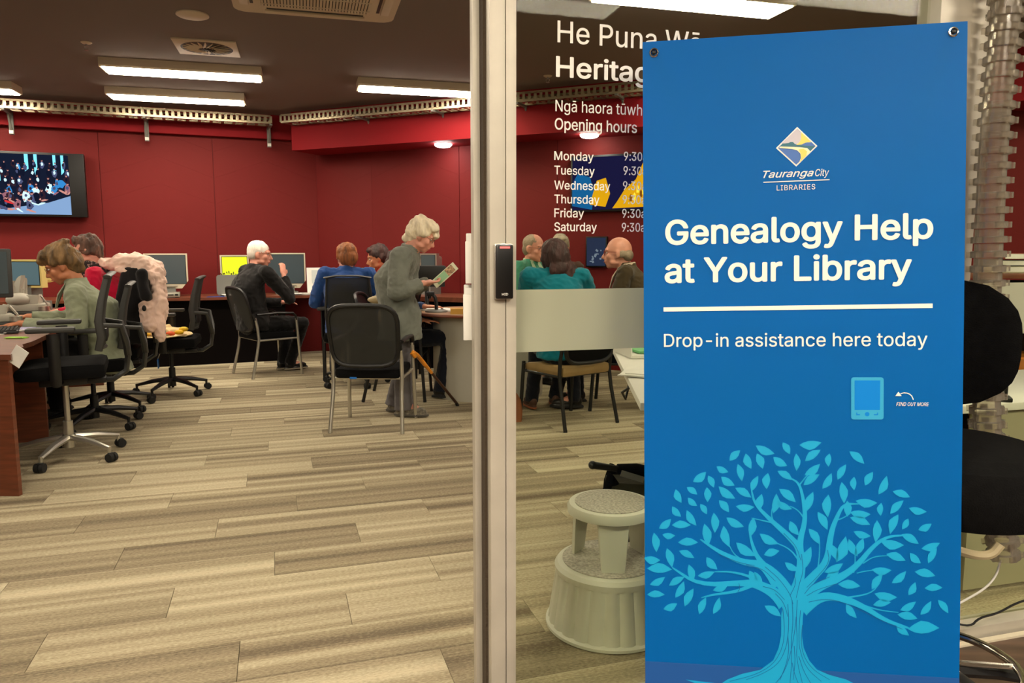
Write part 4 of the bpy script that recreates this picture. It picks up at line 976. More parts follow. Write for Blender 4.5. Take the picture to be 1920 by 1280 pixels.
# lamp-like document camera and black monitor back
dc = empty('document_camera', on_table(818, .762, 6.6), 0, 'black desk document camera on the curved table', 'camera')
mb = MB(); mb.lathe([(.10, 0), (.10, .012), (.08, .02), (.0001, .022)], 24); mb.build('base', MGREY, dc)
mb = MB(); mb.tube([(0, 0, .02), (0, 0, .08), (-.01, 0, .13), (-.03, 0, .15)], .016, 8); mb.build('arm', BLACKP, dc)
mb = MB(); mb.box((-.05, 0, .16), (.07, .05, .04), bev=.01); mb.cyl((-.06, 0, .14), (-.06, 0, .12), .016); mb.build('camera_head', BLACKP, dc)
mn = empty('monitor', V((at_y(800, 510, 7.05).x, 7.05, .762)), R(8), 'black monitor seen from behind at the standing woman', 'monitor')
mb = MB(); mb.box((0, 0, .335), (.36, .03, .125), bev=.012); mb.box((0, 0, .30), (.34, .02, .2), bev=.008); mb.build('case', BLACKP, mn)
mb = MB(); mb.tube([(0, .02, .26), (0, .03, .02)], .02, 8); mb.box((0, .02, .008), (.2, .14, .016), bev=.005); mb.build('stand', DGREY, mn)
pr = empty('label_printer', V((at_y(1117, 530, 6.35).x, 6.62, .762)), R(10), 'compact black printer on the curved table before the man in the olive jacket', 'printer')
pr.location.x = .28
papers('pale yellow sheet on the curved table behind the woman in teal', V((.1, 6.9, .762)), .2, 1, (.2, .28), mat('pale_yellow_paper', (226, 222, 160), .8))
mb = MB(); mb.box((0, 0, .13), (.2, .18, .26), bev=.012); mb.build('case', BLACKP, pr)
mb = MB(); mb.box((0, -.091, .2), (.16, .004, .04)); mb.build('paper_slot', MGREY, pr, smooth=False)
mb = MB(); mb.box((0, -.02, .262), (.15, .08, .006)); mb.build('lid', DGREY, pr, smooth=False)

# ---- middle desk between copper-haired woman and the person in red
md = empty('work_table', (-1.45, 7.72, 0), R(-2), 'low work table in front of the copper-haired woman', 'table')
mb = MB(); mb.box((0, 0, .74), (1.0, .36, .025)); mb.build('tabletop', BROWNT, md, smooth=False)
for sx in (-1, 1):
    for sy in (-1, 1): mb = MB(); mb.box((sx * .47, sy * .15, .364), (.03, .03, .727)); mb.build('leg', BLACKP, md, smooth=False)
papers('grey blue folder and papers on the work table', (-1.32, 7.66, .753), .1, 4, (.3, .2), mat('blue_grey_folder', (120, 150, 180), .7), 'folder')
r = empty('document_stand', (-1.38, 7.82, .753), R(8), 'white page propped upright before the person in red', 'document')
mb = MB(); mb.box((0, 0, .17), (.22, .005, .31), rot=rm(0, R(-10))); mb.build('sheet', PAPER, r, smooth=False)
mb = MB(); mb.box((0, .03, .004), (.18, .12, .008)); mb.build('foot', BLACKP, r, smooth=False)
r = empty('document_stand', (-1.62, 7.84, .753), R(-4), 'teal edged book propped before the copper-haired woman', 'document')
mb = MB(); mb.box((.08, 0, .19), (.2, .02, .36), rot=rm(0, R(-8))); mb.build('cover', mat('teal_cover', (120, 190, 186), .6), r, smooth=False)
mb = MB(); mb.box((.08, -.012, .19), (.18, .006, .33), rot=rm(0, R(-8))); mb.build('page', PAPER, r, smooth=False)
mb = MB(); mb.box((.08, .03, .004), (.16, .12, .008)); mb.build('foot', BLACKP, r, smooth=False)

# ---- equipment on the left desk row
def on_desk(px, Y, h=DZ): return V((at_y(px, 560, Y).x, Y, h))
rdm = reader('pale yellow framed screen at the left behind the woman in sage', on_desk(46, 6.45), R(-12), .38, .24, SCREENBLUE, lift=.22, chin=False, case=mat('cream_case', (224, 206, 130), .5))
def scanner(label, pos, rz, s=1.0):
    r = empty('microfilm_reader', pos, rz, label, 'microfilm reader')
    mb = MB(); mb.box((0, 0, .03 * s), (.38 * s, .30 * s, .05 * s), bev=.01); mb.build('base', DGREY, r)
    mb = MB(); mb.box((0, .02, .085 * s), (.30 * s, .22 * s, .06 * s), bev=.015); mb.build('body', LGREY, r)
    mb = MB(); mb.sph((-.05 * s, -.02, .15 * s), (.10 * s, .09 * s, .06 * s)); mb.box((.05 * s, 0, .15 * s), (.12 * s, .12 * s, .09 * s), bev=.02); mb.build('lens_head', LGREY, r)
    for sx in (-1, 1): mb = MB(); mb.cyl((sx * .15 * s, -.12 * s, .06 * s), (sx * .15 * s, -.12 * s, .10 * s), .045 * s, .045 * s, 18); mb.build('film_spool', STEEL, r)
    mb = MB(); mb.tube([(.12 * s, -.05, .18 * s), (.16 * s, -.07, .12 * s), (.19 * s, -.07, .07 * s)], .008, 6); mb.build('crank_handle', STEEL, r)
    return r
scanner('pale grey microfilm reader under the yellow framed screen', on_desk(50, 6.05), R(20), .95)
scanner('pale grey microfilm reader cut off at the left picture edge', on_desk(-18, 5.15), R(40), .85)
r = empty('monitor', on_desk(-50, 5.45), face(-.45, .9) , 'large dark monitor leaning in at the left picture edge', 'monitor')
mb = MB(); mb.box((0, 0, .37), (.50, .035, .36), bev=.012, rot=rm(0, R(-8))); mb.build('case', DGREY, r)
mb = MB(); mb.box((0, -.02, .375), (.45, .008, .31), rot=rm(0, R(-8))); mb.build('screen', SCREENOFF, r, smooth=False)
mb = MB(); mb.tube([(0, .03, .22), (0, .06, .02)], .025, 8); mb.box((0, .04, .01), (.26, .2, .02), bev=.006); mb.build('stand', DGREY, r)
r = empty('keyboard', on_desk(8, 4.98), face(-.85, -.5), 'black keyboard under the left woman in sage', 'keyboard')
mb = MB(); mb.box((0, 0, .010), (.44, .15, .018), bev=.004); mb.build('keyboard_body', BLACKP, r)
mb = MB(); mb.box((0, 0, 0), (.0165, .0165, .008), bev=.002); km = mb.mesh('key', DGREY)
for i in range(20):
    for j in range(6):
        o = bpy.data.objects.new('key', km); COL.objects.link(o); o.parent = r; o.location = (-.20 + i * .021, -.055 + j * .021, .022)
def mouse(label, pos, rz):
    r = empty('computer_mouse', pos, rz, label, 'mouse'); mb = MB(); mb.sph((0, 0, .008), (.031, .055, .026)); 
    for v in mb.bm.verts: v.co.z = max(v.co.z, 0)
    mb.build('shell', BLACKP, r); mb = MB(); mb.cyl((-.004, .025, .031), (.004, .025, .031), .008); mb.build('scroll_wheel', MGREY, r)
mouse('black mouse beside the hand of the woman in sage', on_desk(52, 5.28), .8)
papers('lilac and white sheets under the near hand at the desk edge', at_h(36, 617, DZ), R(20), 4, (.24, .32), LILAC)
papers('white sheets at the left edge of the near desk', at_h(5, 622, DZ), R(-10), 3, (.22, .3), PAPER)
papers('lime green slips at the near desk edge', at_h(30, 634, DZ), R(10), 2, (.11, .05), LIME, spread=.01)
papers('folded white note beside the mouse near the woman in sage', on_desk(95, 5.95), R(30), 2, (.12, .09), PAPER)
mouse('dark mouse beyond the pale grey microfilm reader', on_desk(112, 6.35), .3)

# ---- white desk behind the glass, stool, bag
e0 = at_h(1198, 750, .735); e1 = at_h(1150, 655, .735); ed = (e1 - e0); 
wt = empty('white_table', (e0.x, e0.y, 0), atan2(ed.y, ed.x), 'white table whose left edge shows beside the banner', 'table')
mb = MB(); mb.boxm((-.05, -.9, .705), (1.5, 0, .735), bev=.004); mb.build('tabletop', WHITEP, wt)
for x_, y_ in ((.1, -.84), (1.4, -.32), (1.4, -.84), (.1, -.32)): mb = MB(); mb.cyl((x_, y_, 0), (x_, y_, .705), .02, .02, 10); mb.build('leg', BLACKP, wt)
mb = MB(); mb.tube([(.5, -.02, .70), (.55, .02, .66), (.6, -.0, .62), (.65, -.02, .68)], .006); mb.build('cable_loop', BLACKP, wt)
def loc_t(px, py, h=.735): return at_h(px, py, h)
p = loc_t(1176, 665); r = empty('document_tray', (p.x + .07, p.y, .736), R(10), 'white paper tray with green card on the white table', 'tray')
mb = MB(); mb.box((0, 0, .01), (.2, .3, .02), bev=.004); mb.box((-.1, 0, .03), (.006, .3, .05)); mb.box((.1, 0, .03), (.006, .3, .05)); mb.build('tray', WHITEP, r, smooth=False)
mb = MB(); mb.box((.02, 0, .03), (.16, .24, .012), rot=rm(.1)); mb.build('green_card', mat('green_card', (110, 180, 120), .7), r, smooth=False)
papers('curled white papers near the corner of the white table', loc_t(1192, 700) + V((.06, .0, .001)), R(-20), 4, (.2, .28))
# step stool
sp_ = at_h(1138, 955, .43); SX = sp_.x + .02; SY = 2.50
ss = empty('step_stool', (SX, SY, 0), R(-12), 'round pale grey two-step kick stool on the carpet behind the glass', 'stool')
STM = mat('stool_grey_plastic', (206, 205, 188), .5, var=.03)
TREAD = mat('speckled_tread', (176, 170, 158), .85, var=.16, vscale=120, bump=.3, bscale=120)
mb = MB(); seg = 96
rows = []
for r_, z_, fl in ((.214, .0, 0), (.222, .004, 0), (.222, .014, 0), (.214, .020, 1), (.188, .19, 1), (.19, .196, 0), (.192, .215, 0), (.183, .228, 0), (.165, .232, 0), (.10, .2325, 0)):
    rows.append([((r_ - (.008 if fl and k % 4 == 0 else 0)) * cos(2 * pi * k / seg), (r_ - (.008 if fl and k % 4 == 0 else 0)) * sin(2 * pi * k / seg), z_) for k in range(seg)])
mb.rings(rows); mb.build('base_drum', STM, ss)
mb = MB(); mb.lathe([(.165, .2325), (.165, .2365), (.0001, .2375)], 48); mb.build('lower_tread', TREAD, ss, smooth=False)
mb = MB(); mb.lathe([(.0001, .40), (.135, .40), (.148, .405), (.150, .425), (.143, .436), (.125, .438), (.0001, .438)], 48); mb.build('top_step', STM, ss)
mb = MB(); mb.lathe([(.124, .438), (.124, .4405), (.0001, .4415)], 48); mb.build('top_tread', TREAD, ss, smooth=False)
for a_ in (-80, 40, 160):
    M = rm(R(a_)) ; mb = MB(); 
    mb.rings([[(x_, -w_, z_), (x_, w_, z_), (x_ + .012, w_ * .92, z_), (x_ + .012, -w_ * .92, z_)][::1] for x_, w_, z_ in ((.118, .040, .236), (.112, .048, .32), (.105, .055, .405))], M=M)
    mb.build('upright', STM, ss, smooth=False)
# bag with umbrella and jacket
bg = empty('tote_bag', (.58, 3.12, -.0), R(-10), 'dark olive and black bag standing behind the step stool', 'bag')
OLIVE = mat('dark_olive_canvas', (44, 42, 26), .85, bump=.3, bscale=60, var=.15)
mb = MB(); mb.rings([[(x_ * s_, y_ * s2 + (.01 * sin(5 * x_ * 9 + z_ * 30)), z_) for x_, y_ in [(w_[0], w_[1]) for w_ in rr(-.19, -.09, .19, .09, .05)]] for s_, s2, z_ in ((.93, .9, 0), (1.0, 1.1, .12), (1.0, 1.05, .20), (.95, .8, .29), (.93, .7, .32))]); mb.build('bag_body', OLIVE, bg)
for s_ in (-1, 1): mb = MB(); mb.tube([(-.13, s_ * .06, .31), (-.15, s_ * .07, .36), (-.17, s_ * .10, .28), (-.18, s_ * .11, .15)], .012, 8, flat=((1, 0, 0), 1.5, .5)); mb.build('strap', BFAB, bg)
mb = MB(); mb.box((.08, .02, .315), (.14, .08, .03), bev=.01); mb.build('paper_inside', PAPER, bg)
um = empty('umbrella', (.46, 3.04, .36), 0, 'folded black umbrella lying on top of the bag behind the stool', 'umbrella')
mb = MB(); mb.tube([(-.12, -.02, .055), (-.02, 0, .035)], [.016, .013], 10); mb.sph((-.125, -.02, .056), .018); mb.build('handle', BLACKP, um)
mb = MB(); mb.tube([(-.02, 0, .035), (.06, .01, .02), (.2, .04, -.01), (.24, .045, -.015)], [.02, .034, .026, .01], 12); mb.build('canopy', BFAB, um)
mb = MB(); mb.box((.04, -.03, .01), (.1, .004, .025), rot=rm(0, 0, .3)); mb.build('strap_tab', MGREY, um, smooth=False)
# ---- right side: desk beyond the glass, shelf, hose
rdk = empty('service_desk', G0 + BU * (xj1 + .75) - GN * .62, BROT, 'cream service desk behind the right glass pane', 'desk')
CREAM = mat('cream_laminate', (178, 172, 148), .5)
rz_ = .745
mb = MB(); mb.boxm((-.95, -.42, rz_ - .028), (.9, .18, rz_), bev=.003); mb.build('desktop', WHITEP, rdk)
mb = MB(); mb.boxm((-.40, -.40, .03), (.9, -.375, rz_ - .03)); mb.build('front_panel', mat('cream_panel', (168, 162, 136), .5), rdk, smooth=False)
mb = MB(); mb.boxm((-.95, -.41, .0), (-.42, -.10, .56), M=T(0, .02, 0)); mb.build('pedestal', CREAM, rdk, smooth=False)
mb = MB(); mb.boxm((.86, -.4, 0), (.9, .16, rz_ - .03)); mb.build('end_panel', CREAM, rdk, smooth=False)
rx = at_y(1876, 790, 2.72)
ra = empty('two_way_radio', (rx.x, 2.75, rz_), R(-25), 'black two-way radio with antenna standing on the service desk', 'radio')
mb = MB(); mb.box((0, 0, .05), (.062, .035, .10), bev=.006); mb.box((0, 0, .008), (.09, .07, .016), bev=.004); mb.build('body', BLACKP, ra)
mb = MB(); mb.cyl((.02, 0, .10), (.022, 0, .24), .0065, .0045); mb.build('antenna', BLACKP, ra)
for x_ in (-.018, -.002): mb = MB(); mb.cyl((x_, 0, .10), (x_, 0, .115), .0065); mb.build('knob', BLACKP, ra)
mb = MB(); mb.box((0, -.019, .045), (.04, .003, .03)); mb.box((-.014, -.019, .082), (.004, .004, .004)); mb.build('speaker_grille', DGREY, ra, smooth=False)
# blue shelf unit
su = at_y(1960, 620, 3.5)
sh2 = empty('shelf_unit', (su.x + .08, 3.72, 0), R(-12), 'blue shelved trolley behind the right glass pane', 'shelf')
BLU = mat('blue_enamel', (22, 72, 168), .4)
SWd = 1.3
for z_ in (.30, .62, .93, 1.18): mb = MB(); mb.box((0, 0, z_), (SWd, .34, .025), bev=.003); mb.build('shelf', BLU if z_ < 1.1 else BROWNT, sh2)
for sx in (-1, 1):
    for sy in (-1, 1): mb = MB(); mb.box((sx * (SWd / 2 - .015), sy * .155, .59), (.03, .03, 1.18)); mb.build('post', BLU, sh2, smooth=False)
mb = MB(); mb.box((0, .165, .6), (SWd, .006, 1.1)); mb.build('back_sheet', mat('shelf_back', (60, 46, 40), .8), sh2, smooth=False)
BT = sh2.location; SM = T(*sh2.location) @ rm(R(-12))
def onshelf(x_, y_, z_): return SM @ V((x_, y_, z_))
bcols = [((206, 168, 40), 'yellow'), ((214, 206, 180), 'cream'), ((190, 110, 50), 'orange brown'), ((60, 60, 64), 'charcoal'), ((220, 190, 120), 'straw'), ((130, 50, 40), 'brick red')]
for k in range(7):
    c_, nm_ = bcols[k % 6]; p = onshelf(-.62 + .035 * k, -.02, 1.193)
    b = empty('ring_binder', p, R(-12), '%s folder standing %s on the shelf top' % (nm_, 'at the right end of the row' if k == 6 else 'at the left end of the row' if k == 0 else 'in the row by the jamb'), 'folder', 'folders on the shelf top')
    mb = MB(); mb.box((0, 0, .10), (.028, .2, .20 + .01 * (k % 3)), bev=.003); mb.build('cover', mat('binder_' + str(k), c_, .6), b)
    mb = MB(); mb.box((0, -.101, .1), (.018, .003, .06)); mb.build('spine_label', PAPER, b, smooth=False)
for k, (x_, z_) in enumerate(((-.10, 0), (-.10, .032), (-.08, .064), (.25, 0), (.27, .032))):
    c_, nm_ = bcols[(k * 2 + 1) % 6]; p = onshelf(x_, 0, 1.193 + z_)
    b = empty('book', p, R(-12 + 6 * (k % 3)), '%s book lying %s on the shelf top' % (nm_, ('lowest in the left pile', 'second in the left pile', 'topmost in the left pile', 'lowest in the right pile', 'topmost in the right pile')[k]), 'book', 'books lying on the shelf top')
    mb = MB(); mb.box((0, 0, .016), (.26, .19, .031), bev=.002); mb.build('cover', mat('bookc_' + str(k), c_, .6), b)
    mb = MB(); mb.box((0, -.0955, .016), (.25, .002, .022)); mb.build('pages', PAPER, b, smooth=False)
for k, (x_, z_, c_, nm_, hh) in enumerate(((-.05, .633, (200, 120, 40), 'orange card box on the middle blue shelf', .14), (.35, .633, (214, 140, 60), 'second orange card box on the middle blue shelf', .13), (-.1, .943, (66, 150, 160), 'turquoise packet on the upper blue shelf', .1), (.25, .943, (40, 40, 42), 'black box file on the upper blue shelf', .16), (-.05, .313, (190, 120, 50), 'orange tray on the lowest blue shelf', .12))):
    p = onshelf(x_, 0, z_); b = empty('storage_box', p, R(-12), nm_, 'box')
    mb = MB(); mb.box((0, 0, hh / 2), (.3, .26, hh), bev=.004); mb.build('body', mat('box_' + str(k), c_, .6, var=.08), b)
    mb = MB(); mb.box((0, 0, hh + .006), (.306, .266, .012), bev=.003); mb.build('lid', mat('lid_' + str(k), [min(255, q * 1.12) for q in c_], .6), b)

# clear segmented cable sleeve
HOSE = clear_mat('clear_sleeve_plastic', (.96, .94, .90, 1), .35, .13, lin((236, 226, 210)), .12)
def seg_hose(name, label, pts, r_, step, mat_, nmn='segment'):
    r = empty(name, pts[-1], 0, label, 'hose'); o0 = V(pts[-1])
    pts = [V(p) for p in pts]; d = [0]
    for a_, b_ in zip(pts, pts[1:]): d.append(d[-1] + (b_ - a_).length)
    def at(s_):
        for i in range(len(pts) - 1):
            if s_ <= d[i + 1] or i == len(pts) - 2: u = (s_ - d[i]) / (d[i + 1] - d[i]); return pts[i].lerp(pts[i + 1], u), (pts[i + 1] - pts[i]).normalized()
    mb = MB(); h = step
    prof = [(r_ * .80, 0), (r_ * .80, h * .48), (r_, h * .52), (r_, h * .96), (r_ * .97, h * .96), (r_ * .97, h * .56), (r_ * .77, h * .50), (r_ * .77, 0)]
    mb.rings([[(q * cos(2 * pi * k / 28), q * sin(2 * pi * k / 28), z) for k in range(28)] for q, z in prof], closed=True)
    for k in range(6): a_ = k * pi / 3; mb.box((r_ * .985 * cos(a_), r_ * .985 * sin(a_), h * .74), (.008, .02, h * .4), rot=None)
    me = mb.mesh(nmn, mat_, False); n_ = int(d[-1] / step)
    for k in range(n_):
        p, t = at(k * step); q = t.to_track_quat('Z', 'Y'); o = bpy.data.objects.new(nmn, me); COL.objects.link(o); o.parent = r; o.location = p - o0
        o.rotation_mode = 'QUATERNION'; o.rotation_quaternion = q
    return r
hp = [at_y(1895, -330, 2.24), at_y(1893, -40, 2.25), at_y(1876, 120, 2.25), at_y(1862, 280, 2.25), at_y(1855, 420, 2.25), at_y(1850, 560, 2.25), at_y(1848, 700, 2.25), at_y(1852, 850, 2.24), at_y(1866, 950, 2.25), at_y(1878, 1000, 2.25), at_y(1882, 1050, 2.25)]
hp[0].z = min(hp[0].z, 2.94)
def sm3(pts, n=2):
    for _ in range(n):
        out = [pts[0]]
        for a_, b_ in zip(pts, pts[1:]): out += [a_.lerp(b_, .25), a_.lerp(b_, .75)]
        pts = out + [pts[-1]]
    return pts
seg_hose('cable_sleeve', 'clear segmented plastic cable sleeve hanging behind the drafting chair', sm3(hp), .047, .043, HOSE)
def cable(label, pts, r_, m, name='cable'):
    o0 = V(pts[-1]); mb = MB(); mb.tube([p - o0 for p in sm3([V(p) for p in pts])], r_, 8); o = mb.build(name, m, None, o0); return tag(o, label, 'cable')
cable('cream flexible pipe joining the clear sleeve low on the right', [at_y(1700, 1005, 2.2), at_y(1785, 1028, 2.2), at_y(1830, 1042, 2.2), at_y(1860, 1040, 2.2), at_y(1876, 1020, 2.2)], .014, mat('cream_pipe', (190, 176, 140), .5), 'flexible_pipe')
cable('thin white cord slanting down from the clear sleeve', [at_y(1876, 1050, 2.26), at_y(1868, 1080, 2.26), at_y(1845, 1105, 2.26), at_y(1800, 1130, 2.26), at_y(1760, 1150, 2.26)], .0035, WHITEP)
cable('black cord running along the service desk floor', [at_y(1940, 1120, 2.3), at_y(1905, 1130, 2.3), at_y(1870, 1150, 2.3), at_y(1835, 1158, 2.3), at_y(1820, 1175, 2.3), at_y(1780, 1165, 2.3)], .0035, BLACKP)
cable('blue cord behind the banner edge', [at_y(1782, 1045, 2.2), at_y(1793, 1055, 2.2), at_y(1794, 1090, 2.2), at_y(1784, 1130, 2.2), at_y(1780, 1260, 2.2)], .004, BLU)

# ================================================================ people
def fuse(parts, name, m, parent, voxel=.008, smooth=6, nz=0, nsc=12, nz2=0, nz3=0):
    """melt overlapping closed shapes into one continuous surface"""
    me = bpy.data.meshes.new('t'); bmesh.ops.recalc_face_normals(parts.bm, faces=parts.bm.faces); parts.bm.to_mesh(me); parts.bm.free()
    o = bpy.data.objects.new('t', me); COL.objects.link(o)
    a = o.modifiers.new('r', 'REMESH'); a.mode = 'VOXEL'; a.voxel_size = voxel; a.adaptivity = 0
    b = o.modifiers.new('s', 'SMOOTH'); b.iterations = smooth; b.factor = .5
    bpy.context.view_layer.update()
    dg = bpy.context.evaluated_depsgraph_get(); ev = o.evaluated_get(dg); out = bpy.data.meshes.new_from_object(ev)
    bpy.data.objects.remove(o); bpy.data.meshes.remove(me)
    if nz or nz2 or nz3:
        vs = out.vertices; nn = [v.normal.copy() for v in vs]
        for v, n_ in zip(vs, nn):
            p = v.co
            if nz: v.co = p + n_ * nz * noise.noise(V((p.x * nsc, p.y * nsc, p.z * nsc * .6)))
            if nz3: q = V((p.x * 17, p.y * 17, p.z * 22 + p.x * 9)); v.co = v.co + n_ * nz3 * (.35 - abs(noise.noise(q)) * 2)
            if nz2: v.co = v.co + n_ * nz2 * (abs(noise.noise(V((p.x * 70, p.y * 70, p.z * 16)))) - .2)
    out.polygons.foreach_set('use_smooth', [True] * len(out.polygons))
    out.materials.append(m); out.name = name
    r = bpy.data.objects.new(name, out); COL.objects.link(r); r.parent = parent
    return r
def loft(mb, rings, seg=24, M=None):
    """rings: (centre, half width, half depth, lean of the section about x)"""
    out = []
    for c, rx, ry, tl_ in rings:
        c = V(c); out.append([c + V((rx * cos(2 * pi * k / seg), ry * sin(2 * pi * k / seg) * cos(tl_), ry * sin(2 * pi * k / seg) * sin(tl_))) for k in range(seg)])
    return mb.rings(out, M=M)
SKIN = mat('skin_warm', (206, 140, 108), .5, var=.05, vscale=14)
SKIN2 = mat('skin_pink', (216, 150, 128), .5, var=.06, vscale=14)
SKIN3 = mat('skin_tan', (190, 122, 84), .5, var=.05, vscale=14)
LIP = mat('lips', (168, 84, 76), .5); EYE = mat('eye_white', (225, 215, 205), .3); IRIS = mat('eye_dark', (42, 30, 24), .3)
def hairmat(n, c): return mat(n, c, .65, bump=.9, bscale=60, var=.35, vscale=26, stretch=(1, 1, .25))
def cloth(n, c, var=.07): return mat(n, c, .9, bump=.25, bscale=220, var=var, vscale=5, sheen=.15, spec=.2)
def hand(mb, w_, d, nrm, thumb, curl=.5, s=1.0):
    """palm and five separate fingers: w_ wrist, d along the hand, nrm palm side, thumb = +1/-1 side"""
    d = V(d).normalized(); nrm = V(nrm); nrm = (nrm - d * nrm.dot(d)).normalized(); l = d.cross(nrm) * thumb; w_ = V(w_)
    B = Matrix((l, d, nrm)).transposed().to_4x4()
    mb.sph(w_ + d * .048 * s, (.040 * s, .052 * s, .016 * s), rot=B)
    for k, (x_, L_) in enumerate(((.030, .068), (.011, .077), (-.009, .072), (-.028, .056))):
        p = w_ + d * .085 * s + l * x_ * s; dd_ = (d + l * x_ * 2.2).normalized()
        p1 = p + dd_ * L_ * .5 * s; a1 = curl * .7; q = p1
        d1 = dd_ * cos(a1) + nrm * sin(a1); p2 = p1 + d1 * L_ * .3 * s; a2 = curl * 1.5; d2 = dd_ * cos(a2) + nrm * sin(a2); p3 = p2 + d2 * L_ * .26 * s
        mb.caps(p - dd_ * .02, p1, .0095 * s, .0085 * s, seg=8); mb.caps(p1, p2, .0085 * s, .008 * s, seg=8); mb.caps(p2, p3, .008 * s, .0068 * s, seg=8)
    t0 = w_ + d * .022 * s + l * .025 * s; t1 = t0 + (l * .75 + d * .65 + nrm * .2).normalized() * .042 * s; t2 = t1 + (d * .9 + l * .25 + nrm * .35).normalized() * .034 * s
    mb.caps(t0, t1, .013 * s, .0105 * s, seg=8); mb.caps(t1, t2, .0105 * s, .008 * s, seg=8)
def person(label, x, y, rz, P, z=0):
    """P: joints in the person's own frame (x right, y forward, z up)"""
    r = empty('person', (x, y, z), rz, label, 'person')
    g = P.get; J = {k: V(v) for k, v in P.items() if isinstance(v, tuple) and len(v) == 3 and isinstance(v[0], (int, float))}
    sw_ = g('sw', .175); ch, nk, hd, pv = J['chest'], J['neck'], J['head'], J['pelvis']
    S = {}
    for s_, k in ((-1, 'L'), (1, 'R')):
        S[k] = J.get('sh' + k, nk + V((s_ * sw_, -.01, -.07)))
    HR = Euler((g('pitch', 0), 0, 0)).to_matrix().to_4x4(); HR = Matrix.Rotation(g('yaw', 0), 4, 'Z') @ Matrix.Rotation(g('roll', 0), 4, 'Y') @ HR
    HM = T(*hd) @ HR; hs = g('hs', 1.0)
    def H(x_, y_, z_): return HM @ V((x_ * hs, y_ * hs, z_ * hs))
    hrot = HR
    mb = MB()
    def he(c, r_, rot=None): mb.sph(H(*c), tuple(q * hs for q in r_), rot=hrot if rot is None else hrot @ rot, seg=18)
    he((0, -.012, .022), (.074, .094, .094)); he((0, .022, -.03), (.060, .068, .078)); he((0, .048, -.078), (.036, .038, .030)); he((0, .062, -.094), (.022, .020, .016))
    he((0, .074, .028), (.050, .018, .014)); mb.caps(H(0, .080, .018), H(0, .108, -.028), .0085 * hs, .0125 * hs, seg=10); he((0, .092, -.034), (.018, .012, .009))
    he((0, .084, -.058), (.026, .014, .016))
    for s_ in (-1, 1):
        he((s_ * .040, .060, -.022), (.022, .020, .022)); he((s_ * .074, -.006, -.006), (.009, .019, .031), Matrix.Rotation(-.15, 4, 'X')); he((s_ * .071, .002, -.030), (.008, .010, .012))
        he((s_ * .044, .02, -.066), (.022, .036, .020))
    mb.caps(H(0, -.025, -.06), nk + V((0, -.01, -.04)), .058, .066)
    skin = g('skin', SKIN)
    fem = g('fem', 1)
    bs = g('back', 0); loft(mb, [(pv + V((0, 0, -.08)), .12, .09, 0), (pv, .14, .09, 0), (pv.lerp(ch, .5) + V((0, -bs * .5, 0)), .12, .08, 0), (ch + V((0, -bs, 0)), .13, .085, 0), (nk + V((0, -.02 - bs * .6, -.10)), .11, .06, 0), (nk + V((0, -.01, -.03)), .06, .052, 0)])
    for k, s_ in (('L', -1), ('R', 1)):
        el, wr_ = J['el' + k], J['wr' + k]
        mb.caps(S[k], el, .040, .032); mb.caps(el, wr_, .033, .025); mb.caps(S[k], nk + V((s_ * .03, -.02, -.075)), .04, .04)
        hp_, kn, an = J.get('hip' + k, pv + V((s_ * .09, 0, -.02))), J['kn' + k], J['an' + k]
        mb.caps(hp_, kn, .075, .052); mb.caps(kn, an, .050, .034)
        td = V(J.get('toe' + k, V((s_ * .1, 1, -.15)))).normalized(); mb.caps(an, an + td * .10 + V((0, 0, -.03)), .034, .03)
        if g('hd' + k) is not None:
            dirv, nrm, curl = g('hd' + k); hand(mb, wr_, dirv, nrm, g('th' + k, (1 if k == 'L' else -1)), curl, g('hsz', 1.0))
    fuse(mb, 'body', skin, r, g('vox', .0075), 3)
    # eyes, lips
    for s_ in (-1, 1):
        mb = MB(); mb.sph(H(s_ * .031, .0765, .008), (.0125 * hs, .008 * hs, .0065 * hs), rot=hrot, seg=12); mb.build('eye', EYE, r)
        mb = MB(); mb.sph(H(s_ * .031, .0825, .008), (.0055 * hs, .003 * hs, .0055 * hs), rot=hrot, seg=10); mb.build('iris', IRIS, r)
        mb = MB(); mb.caps(H(s_ * .018, .086, .027), H(s_ * .048, .074, .026), .004 * hs, .003 * hs, seg=6); mb.build('eyebrow', g('brow', g('hair')), r)
    mb = MB(); mb.sph(H(0, .096, -.060), (.021 * hs, .006 * hs, .0055 * hs), rot=hrot, seg=12); mb.build('lips', LIP, r)
    # hair
    mb = MB()
    for c, r_ in g('hairs'):
        mb.sph(H(*c), tuple(q * hs for q in r_), rot=hrot, seg=18)
    for a_, b_, ra, rb in g('locks', ()): mb.caps(H(*a_), H(*b_), ra, rb)
    fuse(mb, 'hair', g('hair'), r, .006, 2, g('hn', .010), g('hsc', 28), .006)
    if g('specs'):
        mb = MB()
        for s_ in (-1, 1):
            mb.tube([H(s_ * .031 + .023 * cos(q * pi / 8), .094, .006 + .017 * sin(q * pi / 8)) for q in range(16)], .0016, 6, closed=True)
            mb.tube([H(s_ * .054, .092, .010), H(s_ * .072, .06, .012), H(s_ * .080, .0, .008), H(s_ * .078, -.02, -.01)], .0016, 6)
        mb.tube([H(-.008, .096, .010), H(.008, .096, .010)], .0016, 6); mb.build('glasses', g('specs'), r)
    # upper garment
    top = g('top'); tk = g('tk', 1.0)
    mb = MB()
    if g('hem'):
        hem = J['hem']; rows = [(hem, g('hemr', (.20, .17))[0], g('hemr', (.20, .17))[1], 0)]
    else: rows = [(pv + V((0, -.01, -.07)), .175 * tk, .135 * tk, 0)]
    bk_ = g('back', 0)
